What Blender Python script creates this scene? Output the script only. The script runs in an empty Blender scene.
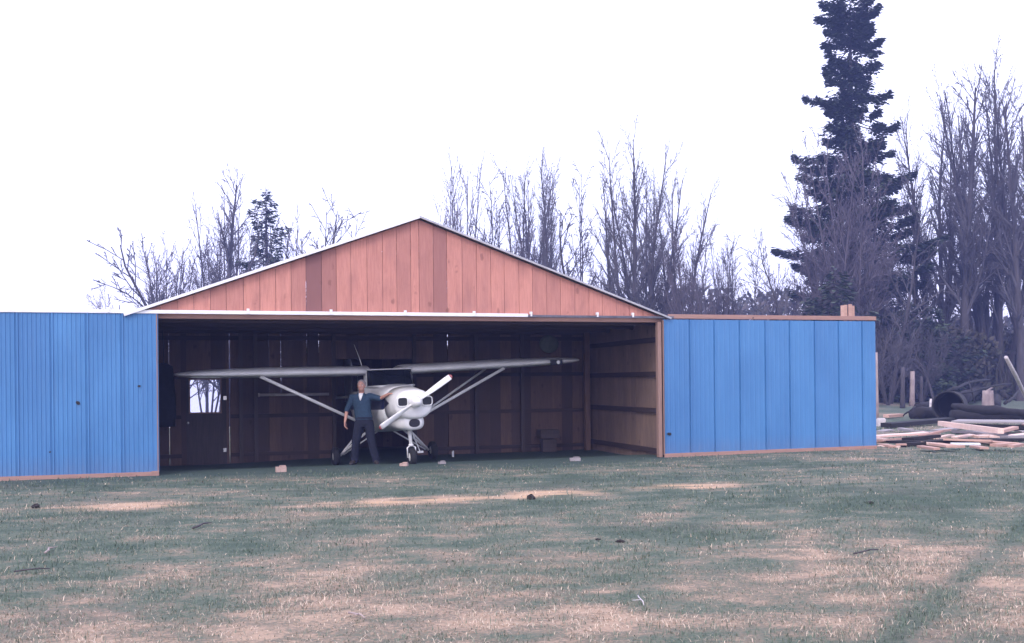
import bpy, math, random
from mathutils import Vector, Matrix, noise, Quaternion
from mathutils.bvhtree import BVHTree
R = math.radians
scene = bpy.context.scene
col = bpy.data.collections.new("place"); scene.collection.children.link(col)

# ------------------------------------------------------------------ camera
F = 1000.0; EYE = 1.656
cam_d = bpy.data.cameras.new("camera"); cam = bpy.data.objects.new("camera", cam_d)
scene.collection.objects.link(cam)
cam_d.sensor_width = 36; cam_d.lens = 36*F/1024; cam_d.shift_y = 60.5/1024
cam_d.clip_start = .1; cam_d.clip_end = 3000
cam.matrix_world = Matrix.Translation((0, 0, EYE)) @ Matrix.Rotation(R(90), 4, 'X') @ Matrix.Rotation(-.0100, 4, 'Z')
scene.camera = cam

def uv(px, py):
    u = px-512; v = py-382
    return u-.01*v, v+.01*u
def at(px, py, Y):
    u, v = uv(px, py)
    return Vector((u/F*Y, Y, EYE-v/F*Y))
def gp(px, py, h=0.0):
    u, v = uv(px, py); Y = (EYE-h)*F/max(v, .5)
    return Vector((u/F*Y, Y, h))

# ------------------------------------------------------------------ materials
def new_mat(name):
    m = bpy.data.materials.new(name); m.use_nodes = True
    nt = m.node_tree; return m, nt, nt.nodes['Principled BSDF']
def mix_rgb(nt, fac, a, b, blend='MIX'):
    n = nt.nodes.new('ShaderNodeMix'); n.data_type = 'RGBA'; n.blend_type = blend
    for sock, val in ((n.inputs[0], fac), (n.inputs[6], a), (n.inputs[7], b)):
        if hasattr(val, 'links') or hasattr(val, 'is_linked'): nt.links.new(val, sock)
        else: sock.default_value = val if not isinstance(val, tuple) else (*val[:3], 1)
    return n.outputs[2]
def mathn(nt, op, a, b=0.0, clamp=False):
    n = nt.nodes.new('ShaderNodeMath'); n.operation = op; n.use_clamp = clamp
    for i, val in enumerate((a, b)):
        if hasattr(val, 'is_linked'): nt.links.new(val, n.inputs[i])
        else: n.inputs[i].default_value = val
    return n.outputs[0]
def noise_n(nt, scale, detail=4, stretch=(1, 1, 1), rough=.55, dist=0):
    tc = nt.nodes.new('ShaderNodeTexCoord'); mp = nt.nodes.new('ShaderNodeMapping')
    mp.inputs['Scale'].default_value = stretch
    nt.links.new(tc.outputs['Object'], mp.inputs['Vector'])
    n = nt.nodes.new('ShaderNodeTexNoise'); n.inputs['Scale'].default_value = scale
    n.inputs['Detail'].default_value = detail; n.inputs['Roughness'].default_value = rough
    n.inputs['Distortion'].default_value = dist
    nt.links.new(mp.outputs[0], n.inputs['Vector']); return n.outputs['Fac']
def ramp(nt, fac, stops):
    r = nt.nodes.new('ShaderNodeValToRGB'); e = r.color_ramp.elements
    while len(e) < len(stops): e.new(.5)
    for el, (p, c) in zip(e, stops):
        el.position = p; el.color = (*c, 1) if len(c) == 3 else c
    nt.links.new(fac, r.inputs[0]); return r.outputs[0]
def tone_attr(nt, name='tone'):
    a = nt.nodes.new('ShaderNodeAttribute'); a.attribute_name = name; return a.outputs['Fac']
def bump(nt, bs, h, strength=.3, dist=.01):
    b = nt.nodes.new('ShaderNodeBump'); b.inputs['Strength'].default_value = strength
    b.inputs['Distance'].default_value = dist
    nt.links.new(h, b.inputs['Height']); nt.links.new(b.outputs[0], bs.inputs['Normal'])

def simple(name, c1, c2=None, rough=.7, scale=6, stretch=(1, 1, 1), metallic=0, bstr=0, tone=None, tone_amt=.5):
    m, nt, bs = new_mat(name)
    c2 = c2 or tuple(x*.75 for x in c1)
    f = noise_n(nt, scale, 5, stretch)
    c = ramp(nt, f, [(.3, c2), (.7, c1)])
    if tone is not None:
        c = mix_rgb(nt, mathn(nt, 'MULTIPLY', tone_attr(nt), tone_amt), c, tone)
    nt.links.new(c, bs.inputs['Base Color'])
    bs.inputs['Roughness'].default_value = rough; bs.inputs['Metallic'].default_value = metallic
    if bstr: bump(nt, bs, f, bstr, .02)
    return m

def wood(name, c1, c2, dark, axis='Z', knots=True, rough=.75, tone_amt=.8, stain=None):
    """boards: grain runs along axis; the face attribute 'tone' gives each board its own shade"""
    m, nt, bs = new_mat(name)
    st = {'Z': (1, 1, .07), 'X': (.07, 1, 1)}[axis]
    g = noise_n(nt, 34, 5, st, .6, .6)
    b = noise_n(nt, 1.7, 3, (1.6, 1.6, .5) if axis == 'Z' else (.5, 1.6, 1.6))
    c = ramp(nt, g, [(.25, c2), (.7, c1)])
    c = mix_rgb(nt, mathn(nt, 'MULTIPLY', tone_attr(nt), tone_amt), c, dark)
    if stain:
        s = mathn(nt, 'MULTIPLY', mathn(nt, 'SUBTRACT', b, .5), 3.0, True)
        c = mix_rgb(nt, mathn(nt, 'MULTIPLY', s, .7), c, stain)
    if knots:
        tc = nt.nodes.new('ShaderNodeTexCoord'); mp = nt.nodes.new('ShaderNodeMapping')
        mp.inputs['Scale'].default_value = (4.3, 4.3, 2.1) if axis == 'Z' else (2.1, 4.3, 4.3)
        nt.links.new(tc.outputs['Object'], mp.inputs['Vector'])
        v = nt.nodes.new('ShaderNodeTexVoronoi'); v.inputs['Scale'].default_value = 1
        nt.links.new(mp.outputs[0], v.inputs['Vector'])
        wob = mathn(nt, 'MULTIPLY', mathn(nt, 'SUBTRACT', noise_n(nt, 9, 3), .42), .55)
        k = mathn(nt, 'MULTIPLY', mathn(nt, 'SUBTRACT', .20, mathn(nt, 'ADD', v.outputs['Distance'], wob)), 9, True)
        c = mix_rgb(nt, mathn(nt, 'MULTIPLY', k, .62), c, tuple(x*.42 for x in c2))
        bl = mathn(nt, 'MULTIPLY', mathn(nt, 'SUBTRACT', noise_n(nt, 5, 5, (1.4, 1.4, .6), .7), .5), 3.2, True)
        c = mix_rgb(nt, mathn(nt, 'MULTIPLY', bl, .38), c, tuple(x*.55 for x in c2))
    nt.links.new(c, bs.inputs['Base Color']); bs.inputs['Roughness'].default_value = rough
    bump(nt, bs, g, .25, .004)
    return m

M = {}
M['cedar'] = wood('fresh_red_cedar', (.62, .285, .220), (.48, .195, .152), (.19, .085, .085), tone_amt=.62, stain=(.27, .12, .11))
M['trim'] = wood('trim_board', (.42, .25, .20), (.30, .18, .15), (.2, .1, .08), 'X', False)
M['trimz'] = wood('jamb_board', (.34, .22, .18), (.24, .15, .12), (.2, .1, .08), 'Z', False)
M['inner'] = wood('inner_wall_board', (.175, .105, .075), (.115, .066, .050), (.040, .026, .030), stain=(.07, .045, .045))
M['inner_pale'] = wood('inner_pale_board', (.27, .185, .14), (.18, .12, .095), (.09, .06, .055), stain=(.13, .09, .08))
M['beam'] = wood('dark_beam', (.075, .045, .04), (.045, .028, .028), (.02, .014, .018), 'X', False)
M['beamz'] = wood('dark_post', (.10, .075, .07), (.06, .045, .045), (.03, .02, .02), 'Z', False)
M['plank'] = wood('scrap_plank', (.84, .66, .58), (.70, .48, .39), (.38, .23, .19), 'X', True)
M['plank_old'] = wood('weathered_plank', (.36, .33, .33), (.25, .23, .24), (.10, .09, .11), 'X', False)
M['plank_red'] = wood('reddish_plank', (.60, .39, .31), (.44, .27, .215), (.27, .14, .12), 'X', False)
M['galv'] = simple('galvanised_steel', (.86, .86, .88), (.72, .72, .75), .45, 5, metallic=.1)
M['roofm'] = simple('roof_sheet', (.50, .50, .52), (.36, .36, .38), .5, 3, metallic=.3)
M['dark_metal'] = simple('dark_steel', (.16, .16, .19), (.09, .09, .11), .5, 5, metallic=.4)
M['black'] = simple('black_paint', (.012, .012, .016), (.006, .006, .01), .5, 5)
M['rubber'] = simple('tyre_rubber', (.018, .018, .02), (.01, .01, .012), .85, 30, bstr=.2)

def blue_paint():
    m, nt, bs = new_mat('blue_painted_metal')
    f = noise_n(nt, 1.3, 6, (1, 1, .5)); g = noise_n(nt, 9, 5, (1, 1, .12))
    c = ramp(nt, f, [(.3, (.056, .185, .40)), (.7, (.075, .235, .48))])
    c = mix_rgb(nt, mathn(nt, 'MULTIPLY', tone_attr(nt), .5), c, (.045, .14, .34))
    s = mathn(nt, 'MULTIPLY', mathn(nt, 'SUBTRACT', g, .55), 2.0, True)
    c = mix_rgb(nt, mathn(nt, 'MULTIPLY', s, .35), c, (.14, .24, .40))
    # mud splash along the bottom edge
    tc = nt.nodes.new('ShaderNodeTexCoord'); sp = nt.nodes.new('ShaderNodeSeparateXYZ')
    nt.links.new(tc.outputs['Object'], sp.inputs[0])
    lo = mathn(nt, 'MULTIPLY', mathn(nt, 'SUBTRACT', .45, sp.outputs[2]), 1.6, True)
    lo = mathn(nt, 'MULTIPLY', lo, g)
    c = mix_rgb(nt, lo, c, (.13, .15, .24))
    nt.links.new(c, bs.inputs['Base Color']); bs.inputs['Roughness'].default_value = .5
    bump(nt, bs, f, .12, .02)
    return m
M['blue'] = blue_paint()
def aircraft_paint(name, stripe=False):
    m, nt, bs = new_mat(name)
    f = noise_n(nt, 4, 4)
    c = ramp(nt, f, [(.3, (.72, .72, .71)), (.75, (.86, .86, .85))])
    if stripe:
        tc = nt.nodes.new('ShaderNodeTexCoord'); sp = nt.nodes.new('ShaderNodeSeparateXYZ')
        nt.links.new(tc.outputs['Object'], sp.inputs[0]); y = sp.outputs[1]; z = sp.outputs[2]
        # dark swoosh that begins in a point behind the cowl face and widens aft
        mid = mathn(nt, 'ADD', mathn(nt, 'MULTIPLY', y, -.02), 1.35)
        half = mathn(nt, 'MINIMUM', mathn(nt, 'MULTIPLY', mathn(nt, 'ADD', y, 1.45), .35), .13)
        k = mathn(nt, 'LESS_THAN', mathn(nt, 'ABSOLUTE', mathn(nt, 'SUBTRACT', z, mid)), half)
        c = mix_rgb(nt, k, c, (.012, .016, .05))
    nt.links.new(c, bs.inputs['Base Color']); bs.inputs['Roughness'].default_value = .28
    bs.inputs['Coat Weight'].default_value = .3
    return m
M['plane'] = aircraft_paint('aircraft_white_paint'); M['fuse'] = aircraft_paint('aircraft_body_paint', True)
M['alu'] = simple('polished_aluminium', (.8, .8, .8), (.7, .7, .7), .25, 5, metallic=.6)
M['red_tip'] = simple('red_tip_paint', (.36, .10, .10), (.28, .07, .07), .4)
m, nt, bs = new_mat('dark_canopy_glass'); bs.inputs['Base Color'].default_value = (.010, .012, .016, 1)
bs.inputs['Roughness'].default_value = .06; bs.inputs['Specular IOR Level'].default_value = .25; M['glass'] = m
m, nt, bs = new_mat('window_glass'); bs.inputs['Base Color'].default_value = (.9, .93, .95, 1)
bs.inputs['Roughness'].default_value = .02; bs.inputs['Transmission Weight'].default_value = 1; bs.inputs['IOR'].default_value = 1.05; M['pane'] = m
m, nt, bs = new_mat('lamp_lens'); bs.inputs['Base Color'].default_value = (.95, .95, .95, 1); bs.inputs['Roughness'].default_value = .1; M['lens'] = m
M['skin'] = simple('skin', (.50, .27, .20), (.42, .21, .16), .55, 20)
M['hair'] = simple('grey_hair', (.30, .27, .26), (.18, .16, .16), .8, 60)
M['denim'] = simple('blue_work_shirt', (.024, .058, .10), (.015, .036, .07), .9, 25, bstr=.2)
M['navy'] = simple('navy_trousers', (.008, .011, .03), (.005, .007, .018), .9, 25, bstr=.2)
M['white_cloth'] = simple('white_undershirt', (.78, .78, .78), (.65, .65, .65), .9, 20)
M['boot'] = simple('worn_boot_leather', (.045, .035, .035), (.02, .018, .02), .6, 20)
M['bark'] = simple('alder_bark', (.085, .075, .085), (.045, .04, .046), .95, 5, (1, 1, .3), bstr=.4)
M['bark_pale'] = simple('birch_bark', (.42, .34, .32), (.22, .17, .17), .9, 4, (1, 1, .5), bstr=.4)
M['twig'] = simple('purple_twigs', (.105, .098, .115), (.066, .06, .075), .9, 2)
M['twig_red'] = simple('reddish_twigs', (.125, .108, .130), (.088, .075, .095), .9, 2)
def leaf_mat(name, a, b, t):
    m, nt, bs = new_mat(name)
    c = ramp(nt, noise_n(nt, .9, 3), [(.35, a), (.65, b)])
    c = mix_rgb(nt, tone_attr(nt), c, t)
    nt.links.new(c, bs.inputs['Base Color']); bs.inputs['Roughness'].default_value = .8
    return m
M['needle'] = leaf_mat('spruce_needles', (.026, .045, .032), (.040, .062, .040), (.060, .085, .050))
M['under'] = leaf_mat('dark_undergrowth', (.030, .040, .028), (.050, .050, .040), (.080, .068, .055))
M['farwood'] = leaf_mat('far_wood_foliage', (.05, .06, .05), (.08, .075, .065), (.11, .09, .08))
M['char'] = simple('charred_log', (.016, .014, .018), (.007, .006, .009), .85, 8, (.3, 1, 1), bstr=.5)
M['pale_stick'] = simple('pale_weathered_wood', (.66, .62, .62), (.48, .43, .44), .85, 8)
M['brick'] = simple('pale_block', (.50, .36, .31), (.36, .25, .21), .85, 12)
M['soil'] = simple('dark_clod', (.03, .024, .022), (.015, .012, .012), .95, 30, bstr=.6)
M['plate'] = simple('dull_disc', (.15, .18, .12), (.10, .13, .09), .6, 8)
M['culvert'] = simple('black_steel_pipe', (.013, .013, .019), (.008, .007, .011), .8, 6, bstr=.2)
M['cloth_dark'] = simple('dark_coat', (.010, .012, .022), (.006, .007, .013), .95, 15)

# ------------------------------------------------------------------ mesh builder
class MB:
    def __init__(s): s.v = []; s.f = []; s.t = []; s.m = []
    def add(s, vs, fs, tone=0.0, mi=0, mat=None):
        o = len(s.v)
        s.v.extend([mat @ Vector(v) for v in vs] if mat is not None else vs)
        for f in fs: s.f.append(tuple(i+o for i in f)); s.t.append(tone); s.m.append(mi)
    def box(s, c, d, tone=0.0, mi=0, rot=None, mat=None):
        hx, hy, hz = d[0]/2, d[1]/2, d[2]/2
        vs = [Vector((x, y, z)) for x in (-hx, hx) for y in (-hy, hy) for z in (-hz, hz)]
        if rot is not None: vs = [rot @ v for v in vs]
        vs = [v+Vector(c) for v in vs]
        s.add(vs, [(0, 1, 3, 2), (4, 6, 7, 5), (0, 4, 5, 1), (2, 3, 7, 6), (0, 2, 6, 4), (1, 5, 7, 3)], tone, mi, mat)
    def beam(s, a, b, w, h, tone=0.0, up=Vector((0, 0, 1)), mi=0):
        a = Vector(a); b = Vector(b); d = b-a; L = d.length; x = d.normalized()
        y = up.cross(x)
        if y.length < .01: y = Vector((0, 1, 0)).cross(x)
        y.normalize(); z = x.cross(y)
        s.box((a+b)/2, (L, w, h), tone, mi, Matrix((x, y, z)).transposed())
    def tube(s, pts, rad, n=6, tone=0.0, cap=True, mi=0):
        o = len(s.v); k = len(pts); prev = None
        for i in range(k):
            d = (pts[min(i+1, k-1)]-pts[max(i-1, 0)])
            d = d.normalized() if d.length > 1e-9 else Vector((0, 0, 1))
            if prev is None: a = d.orthogonal().normalized()
            else:
                a = prev-d*prev.dot(d); a = a.normalized() if a.length > 1e-6 else d.orthogonal().normalized()
            prev = a; b = d.cross(a); r = rad[i]
            for j in range(n):
                t = 2*math.pi*j/n
                s.v.append(pts[i]+a*(r*math.cos(t))+b*(r*math.sin(t)))
        for i in range(k-1):
            for j in range(n):
                p = o+i*n+j; q = o+i*n+(j+1) % n
                s.f.append((p, q, q+n, p+n)); s.t.append(tone); s.m.append(mi)
        if cap:
            s.f.append(tuple(o+j for j in reversed(range(n)))); s.t.append(tone); s.m.append(mi)
            s.f.append(tuple(o+(k-1)*n+j for j in range(n))); s.t.append(tone); s.m.append(mi)
    def loft(s, rings, cap=True, tone=0.0, mi=0):
        o = len(s.v); n = len(rings[0])
        for r in rings: s.v.extend(r)
        for i in range(len(rings)-1):
            for j in range(n):
                p = o+i*n+j; q = o+i*n+(j+1) % n
                s.f.append((p, q, q+n, p+n)); s.t.append(tone); s.m.append(mi)
        if cap:
            s.f.append(tuple(o+j for j in reversed(range(n)))); s.t.append(tone); s.m.append(mi)
            s.f.append(tuple(o+(len(rings)-1)*n+j for j in range(n))); s.t.append(tone); s.m.append(mi)
    def ball(s, c, r, nu=12, nv=8, tone=0.0):
        c = Vector(c); r = Vector(r) if hasattr(r, '__len__') else Vector((r, r, r))
        rings = []
        for i in range(nv+1):
            p = math.pi*(i+.02)/(nv+.04)
            rings.append([c+Vector((r.x*math.sin(p)*math.cos(2*math.pi*j/nu), r.y*math.sin(p)*math.sin(2*math.pi*j/nu), -r.z*math.cos(p))) for j in range(nu)])
        s.loft(rings, True, tone)
    def mesh(s, name, mats, smooth=False, angle=None):
        me = bpy.data.meshes.new(name)
        me.from_pydata([tuple(v) for v in s.v], [], s.f)
        a = me.attributes.new('tone', 'FLOAT', 'FACE'); a.data.foreach_set('value', s.t)
        for m in (mats if isinstance(mats, (list, tuple)) else [mats]): me.materials.append(m)
        if isinstance(mats, (list, tuple)) and len(mats) > 1: me.polygons.foreach_set('material_index', s.m)
        if smooth: me.polygons.foreach_set('use_smooth', [True]*len(me.polygons))
        me.update(); return me
    def build(s, name, mats, parent=None, smooth=False, bevel=0, loc=None):
        return link(name, s.mesh(name, mats, smooth), parent, bevel, loc, smooth)

def link(name, me, parent=None, bevel=0, loc=None, smooth=False):
    o = bpy.data.objects.new(name, me); col.objects.link(o)
    if parent: o.parent = parent
    if loc is not None: o.location = loc
    if bevel:
        b = o.modifiers.new('bevel', 'BEVEL'); b.width = bevel; b.segments = 2; b.limit_method = 'ANGLE'; b.angle_limit = R(40)
    return o
def tag(o, label=None, cat=None, group=None, kind=None):
    for k, v in (('label', label), ('category', cat), ('group', group), ('kind', kind)):
        if v: o[k] = v
    return o
def empty(name, loc=(0, 0, 0), rz=0, label=None, cat=None, group=None):
    o = bpy.data.objects.new(name, None); col.objects.link(o); o.empty_display_size = .2
    o.location = loc; o.rotation_euler = (0, 0, rz)
    return tag(o, label, cat, group)
def copy_tree(o, parent=None):
    c = o.copy(); col.objects.link(c); c.parent = parent
    for ch in [x for x in col.objects if x.parent == o]: copy_tree(ch, c)
    return c
rnd = random.Random(7)

# ------------------------------------------------------------------ ground
HO = Vector((-1.83, 19.90, 0)); HA = math.atan(.295)      # hangar frame: x along the facade, y inwards
HX = Vector((math.cos(HA), math.sin(HA), 0)); HY = Vector((-math.sin(HA), math.cos(HA), 0))
def h_loc(X, Y):
    d = Vector((X, Y, 0))-HO; return d.dot(HX), d.dot(HY)
def h_world(x, y, z=0): return HO+HX*x+HY*y+Vector((0, 0, z))
def hp(px, py, y):
    """local (x, z) where the pixel's ray meets the plane of local depth y"""
    u, v = uv(px, py); d = Vector((u/F, 1, -v/F))
    t = (y+HO.dot(HY))/d.dot(HY)
    p = d*t; return (p-HO).dot(HX), p.z+EYE
def sstep(a, b, x):
    t = min(1, max(0, (x-a)/(b-a))); return t*t*(3-2*t)
def gz(X, Y):
    lx, ly = h_loc(X, Y)
    z = -.13*sstep(.6, 2.6, ly)*(1-sstep(9, 16, ly))*(1-sstep(4.6, 8, abs(lx)))
    z -= .07*sstep(2.5, 4.5, ly)*sstep(-1, -4.5, lx)*(1-sstep(9, 14, ly))*(1-sstep(-6, -9, lx))
    und = .05*noise.noise(Vector((X*.16, Y*.16, 3)))+.018*noise.noise(Vector((X*.9, Y*.9, 9)))
    quiet = sstep(-.5, -4, ly) if -11 < lx < 11.5 else 1
    if ly > 0: quiet = sstep(6, 20, max(abs(lx)-5, ly-3))
    z += und*quiet
    z += .055*sstep(2, 11, lx)*(1-sstep(6, 12, abs(ly)))
    z += 1.6*sstep(18, 60, X)*sstep(45, 120, Y)
    if Y > 34: z -= .062*(Y-34)*sstep(-.10, -.22, X/Y)*sstep(34, 60, Y)
    return z
STREAKS = [(-5.3, 13.7, .75, .38, .1), (-1.35, 14.1, 1.1, .42, .3), (.45, 14.65, .95, .40, .3), (2.75, 15.5, .80, .40, .15)]
def straw(X, Y):
    n = noise.fractal(Vector((X*.35, Y*.55, 1.3)), 1, 2, 5)
    n2 = noise.fractal(Vector((X*1.6, Y*3.0, 5.3)), 1, 2, 4)
    s = .40+.36*n+.42*n2
    s += .17*sstep(11.3, 8.4, Y)-.10*sstep(9, 14, Y)*sstep(24, 15, Y)
    s += .12*sstep(3, -1, X-.35*Y)*sstep(13, 9, Y)
    for (sx, sy, ax, ay, sl) in STREAKS:
        d = ((X-sx)/ax)**2+((Y-sy-sl*(X-sx))/ay)**2
        s += 1.0*math.exp(-d*1.1)*(1+1.5*n2)
    # trodden tyre marks, lower right, running away to the right
    for (ax, ay, bx, by) in ((2.3, 6.2, 5.9, 11.4), (3.6, 6.6, 6.6, 10.6)):
        t = ((X-ax)*(bx-ax)+(Y-ay)*(by-ay))/((bx-ax)**2+(by-ay)**2)
        if -.1 < t < 1.3:
            d = abs((X-ax)*(by-ay)-(Y-ay)*(bx-ax))/math.hypot(bx-ax, by-ay)
            s -= .55*math.exp(-(d/.12)**2)*(.7+1.3*n2)
    return min(1.6, max(-.3, s))

def axis(lo, hi, step, far_lo, far_hi):
    a = []; x = lo
    while x < hi: a.append(x); x += step
    s = step; x = hi
    while x < far_hi: a.append(x); s *= 1.22; x += s
    a.append(far_hi)
    b = []; s = step*1.22; x = lo-s
    while x > far_lo: b.append(x); s *= 1.22; x -= s
    b.append(far_lo)
    return b[::-1]+a
def ground_mat():
    m, nt, bs = new_mat('meadow_ground')
    s = tone_attr(nt, 'straw'); dirt_and_shade = tone_attr(nt, 'dirt_and_shade')
    n1 = noise_n(nt, 3.2, 7, (1, 1.7, 1), .65); n2 = noise_n(nt, 24, 6, (1, 1.3, 1), .7)
    n3 = noise_n(nt, .5, 4)
    k = mathn(nt, 'ADD', s, mathn(nt, 'MULTIPLY', mathn(nt, 'SUBTRACT', n1, .5), 1.1))
    k = mathn(nt, 'ADD', k, mathn(nt, 'MULTIPLY', mathn(nt, 'SUBTRACT', n2, .5), 1.5))
    c = ramp(nt, k, [(.05, (.068, .098, .074)), (.38, (.122, .149, .113)), (.68, (.212, .181, .136)), (1.05, (.41, .30, .215))])
    c = mix_rgb(nt, mathn(nt, 'MULTIPLY', mathn(nt, 'SUBTRACT', n3, .52), 1.6, True), c, (.14, .11, .095))
    sd = mathn(nt, 'MULTIPLY', tone_attr(nt, 'sawdust'), mathn(nt, 'ADD', n2, .35), True)
    c = mix_rgb(nt, sd, c, (.55, .37, .23))
    c = mix_rgb(nt, dirt_and_shade, c, ramp(nt, n2, [(.3, (.045, .072, .062)), (.7, (.080, .112, .098))]))
    nt.links.new(c, bs.inputs['Base Color']); bs.inputs['Roughness'].default_value = .95
    bs.inputs['Specular IOR Level'].default_value = .15
    bump(nt, bs, n2, .7, .03); return m
def build_ground():
    xs = axis(-11, 14, .14, -300, 300); ys = axis(4, 27, .12, -60, 300)
    vs = []; st = []; di = []; sw = []
    for y in ys:
        for x in xs:
            vs.append((x, y, gz(x, y)))
            near = -30 < x < 45 and y < 70
            st.append(straw(x, y) if near else .30)
            lx, ly = h_loc(x, y)
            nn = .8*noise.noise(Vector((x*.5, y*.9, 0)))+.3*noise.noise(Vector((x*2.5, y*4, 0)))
            d = sstep(-1.9, .2, ly+nn)*(1-sstep(5.2, 7.0, abs(lx)))*(1-sstep(7, 8, ly))  # dirt floor inside; the band before the opening is shade painted into the ground
            if ly < .2: d = max(d, .75*sstep(-1.3, -.1, ly+nn)*sstep(-4.5, -5.5, lx)*sstep(-12, -10, lx))  # shade along the foot of the left door, put in as ground colour
            q = 0
            if near:
                for (sx, sy, ax, ay, sl) in STREAKS: q += math.exp(-1.4*(((x-sx)/ax)**2+((y-sy-sl*(x-sx)-.25*noise.noise(Vector((x*1.5, 0, 3))))/ay)**2))
            sw.append(min(1, max(0, q*(.75+1.9*noise.noise(Vector((x*2.3, y*5, 8)))) if q > .02 else 0)))
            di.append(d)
    nx = len(xs)
    fs = [(j*nx+i, j*nx+i+1, (j+1)*nx+i+1, (j+1)*nx+i) for j in range(len(ys)-1) for i in range(nx-1)]
    me = bpy.data.meshes.new('ground'); me.from_pydata(vs, [], fs)
    for nm, dat in (('straw', st), ('dirt_and_shade', di), ('sawdust', sw)):
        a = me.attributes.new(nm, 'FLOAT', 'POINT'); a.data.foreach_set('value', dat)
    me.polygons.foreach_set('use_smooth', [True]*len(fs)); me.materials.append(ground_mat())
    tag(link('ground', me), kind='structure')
build_ground()

def build_grass():
    mb = MB(); r = random.Random(3)
    def patch(y0, y1, dens, hmin, hmax, w):
        n = int((y1*y1-y0*y0)*.54*dens)
        for _ in range(n):
            Y = math.sqrt(r.uniform(y0*y0, y1*y1)); X = r.uniform(-.54, .56)*Y
            lx, ly = h_loc(X, Y)
            if ly > -.12 and abs(lx) < 10.4: continue
            if ly > -.9 and abs(lx) < 5.3 and r.random() < .75: continue
            if any(((X-sx)/ax)**2+((Y-sy-sl*(X-sx))/ay)**2 < .7 for sx, sy, ax, ay, sl in STREAKS) and r.random() < .55: continue
            s = straw(X, Y)+r.gauss(0, .36)
            if noise.noise(Vector((X*2.2, Y*2.2, 7))) < -.28 and r.random() < .6: continue
            h = r.uniform(hmin, hmax)*(.8 if s > .6 else 1)*(1+.7*noise.noise(Vector((X*.8, Y*.8, 2))))
            if r.random() < .02: h *= 1.9
            a = r.uniform(0, 2*math.pi); lean = r.uniform(.2, 1.5) if s < .6 else r.uniform(.8, 2.6)
            d = Vector((math.cos(a), math.sin(a), 0)); p = Vector((-d.y, d.x, 0))*w*r.uniform(.6, 1.4)
            b = Vector((X, Y, gz(X, Y)-.004)); mid = b+Vector((0, 0, h*.6))+d*h*lean*.3; tip = b+Vector((0, 0, h*.85/(.6+lean*.4)))+d*h*lean*.8
            tn = max(0, min(1, s*.8+.02))
            o = len(mb.v); mb.v += [b-p, b+p, mid+p*.7, mid-p*.7, tip]
            mb.f += [(o, o+1, o+2, o+3), (o+3, o+2, o+4)]; mb.t += [tn, tn]; mb.m += [0, 0]
    patch(5.6, 9, 1300, .016, .048, .0026)
    patch(9, 14, 560, .018, .05, .0036)
    patch(14, 22, 170, .02, .055, .006)
    patch(22, 38, 28, .04, .09, .010)
    m, nt, bs = new_mat('grass_blades')
    t = tone_attr(nt)
    c = ramp(nt, t, [(.10, (.080, .124, .082)), (.42, (.158, .190, .136)), (.68, (.31, .255, .185)), (1.0, (.62, .50, .38))])
    nt.links.new(c, bs.inputs['Base Color']); bs.inputs['Roughness'].default_value = .7
    o = mb.build('grass', m); tag(o, 'short patchy grass and straw of the meadow', 'grass', kind='stuff')
build_grass()

# ------------------------------------------------------------------ hangar
hangar = empty('hangar', HO, HA, 'wide open timber hangar with low red cedar gable and blue metal sliding doors', 'hangar')
XL, XR, DEP = -5.44, 5.39, 4.75
EAVE, PEAK = 2.965, 4.93
def roof_z(x):
    return PEAK-(PEAK-EAVE)*abs(x-.0)/5.42
def boards(mb, x0, x1, w, y, th, zlo, zhi, r, gap=.007, wide=None, along=None, tone=lambda r: r.random()**1.6, skip=()):
    """vertical boards side by side from x0 to x1; wide = {index: gap}"""
    x = x0; i = 0
    while x < x1-.01:
        ww = w*r.uniform(.93, 1.07); xe = min(x+ww, x1)
        g = gap
        if wide:
            for wx, wg in wide:
                if x < wx <= xe: xe = wx; g = wg
        a, b = x, xe-g; t = tone(r); dy = r.uniform(-.003, .003)
        za0, zb0 = zlo(a), zlo(b); za1, zb1 = zhi(a), zhi(b)
        hold = any(s0 < (a+b)/2 < s1 for s0, s1 in skip)
        if not hold and b-a > .01:
            vs = [(a, y+dy, za0), (b, y+dy, zb0), (b, y+dy, zb1), (a, y+dy, za1), (a, y+dy+th, za0), (b, y+dy+th, zb0), (b, y+dy+th, zb1), (a, y+dy+th, za1)]
            vs = [Vector(v) for v in vs]
            if along: vs = [along(v) for v in vs]
            mb.add(vs, [(0, 1, 2, 3), (7, 6, 5, 4), (0, 4, 5, 1), (3, 2, 6, 7), (0, 3, 7, 4), (1, 5, 6, 2)], t)
        x = xe+(0 if g else 0); i += 1
# gable
r1 = random.Random(21)
gable_tones = {2: .5, 6: .45, 12: 1.45, 13: .9, 14: .2, 15: .1, 16: .3, 21: 1.0, 22: .15, 29: .45}
cnt = [0]
def gtone(r):
    cnt[0] += 1
    return gable_tones.get(cnt[0], r.random()**1.7*.6)
mb = MB(); boards(mb, XL, -.0, .295, -.03, .024, lambda x: 3.03, lambda x: max(3.035, roof_z(x)-.03), r1, tone=gtone)
boards(mb, 0, XR, .295, -.03, .024, lambda x: 3.03, lambda x: max(3.035, roof_z(x)-.03), r1, tone=gtone)
mb.build('gable_wall', M['cedar'], hangar)
mb = MB(); mb.box((0, .10, 2.955), (10.8, .16, .11), .2); mb.build('door_header', M['trim'], hangar, bevel=.004)
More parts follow.
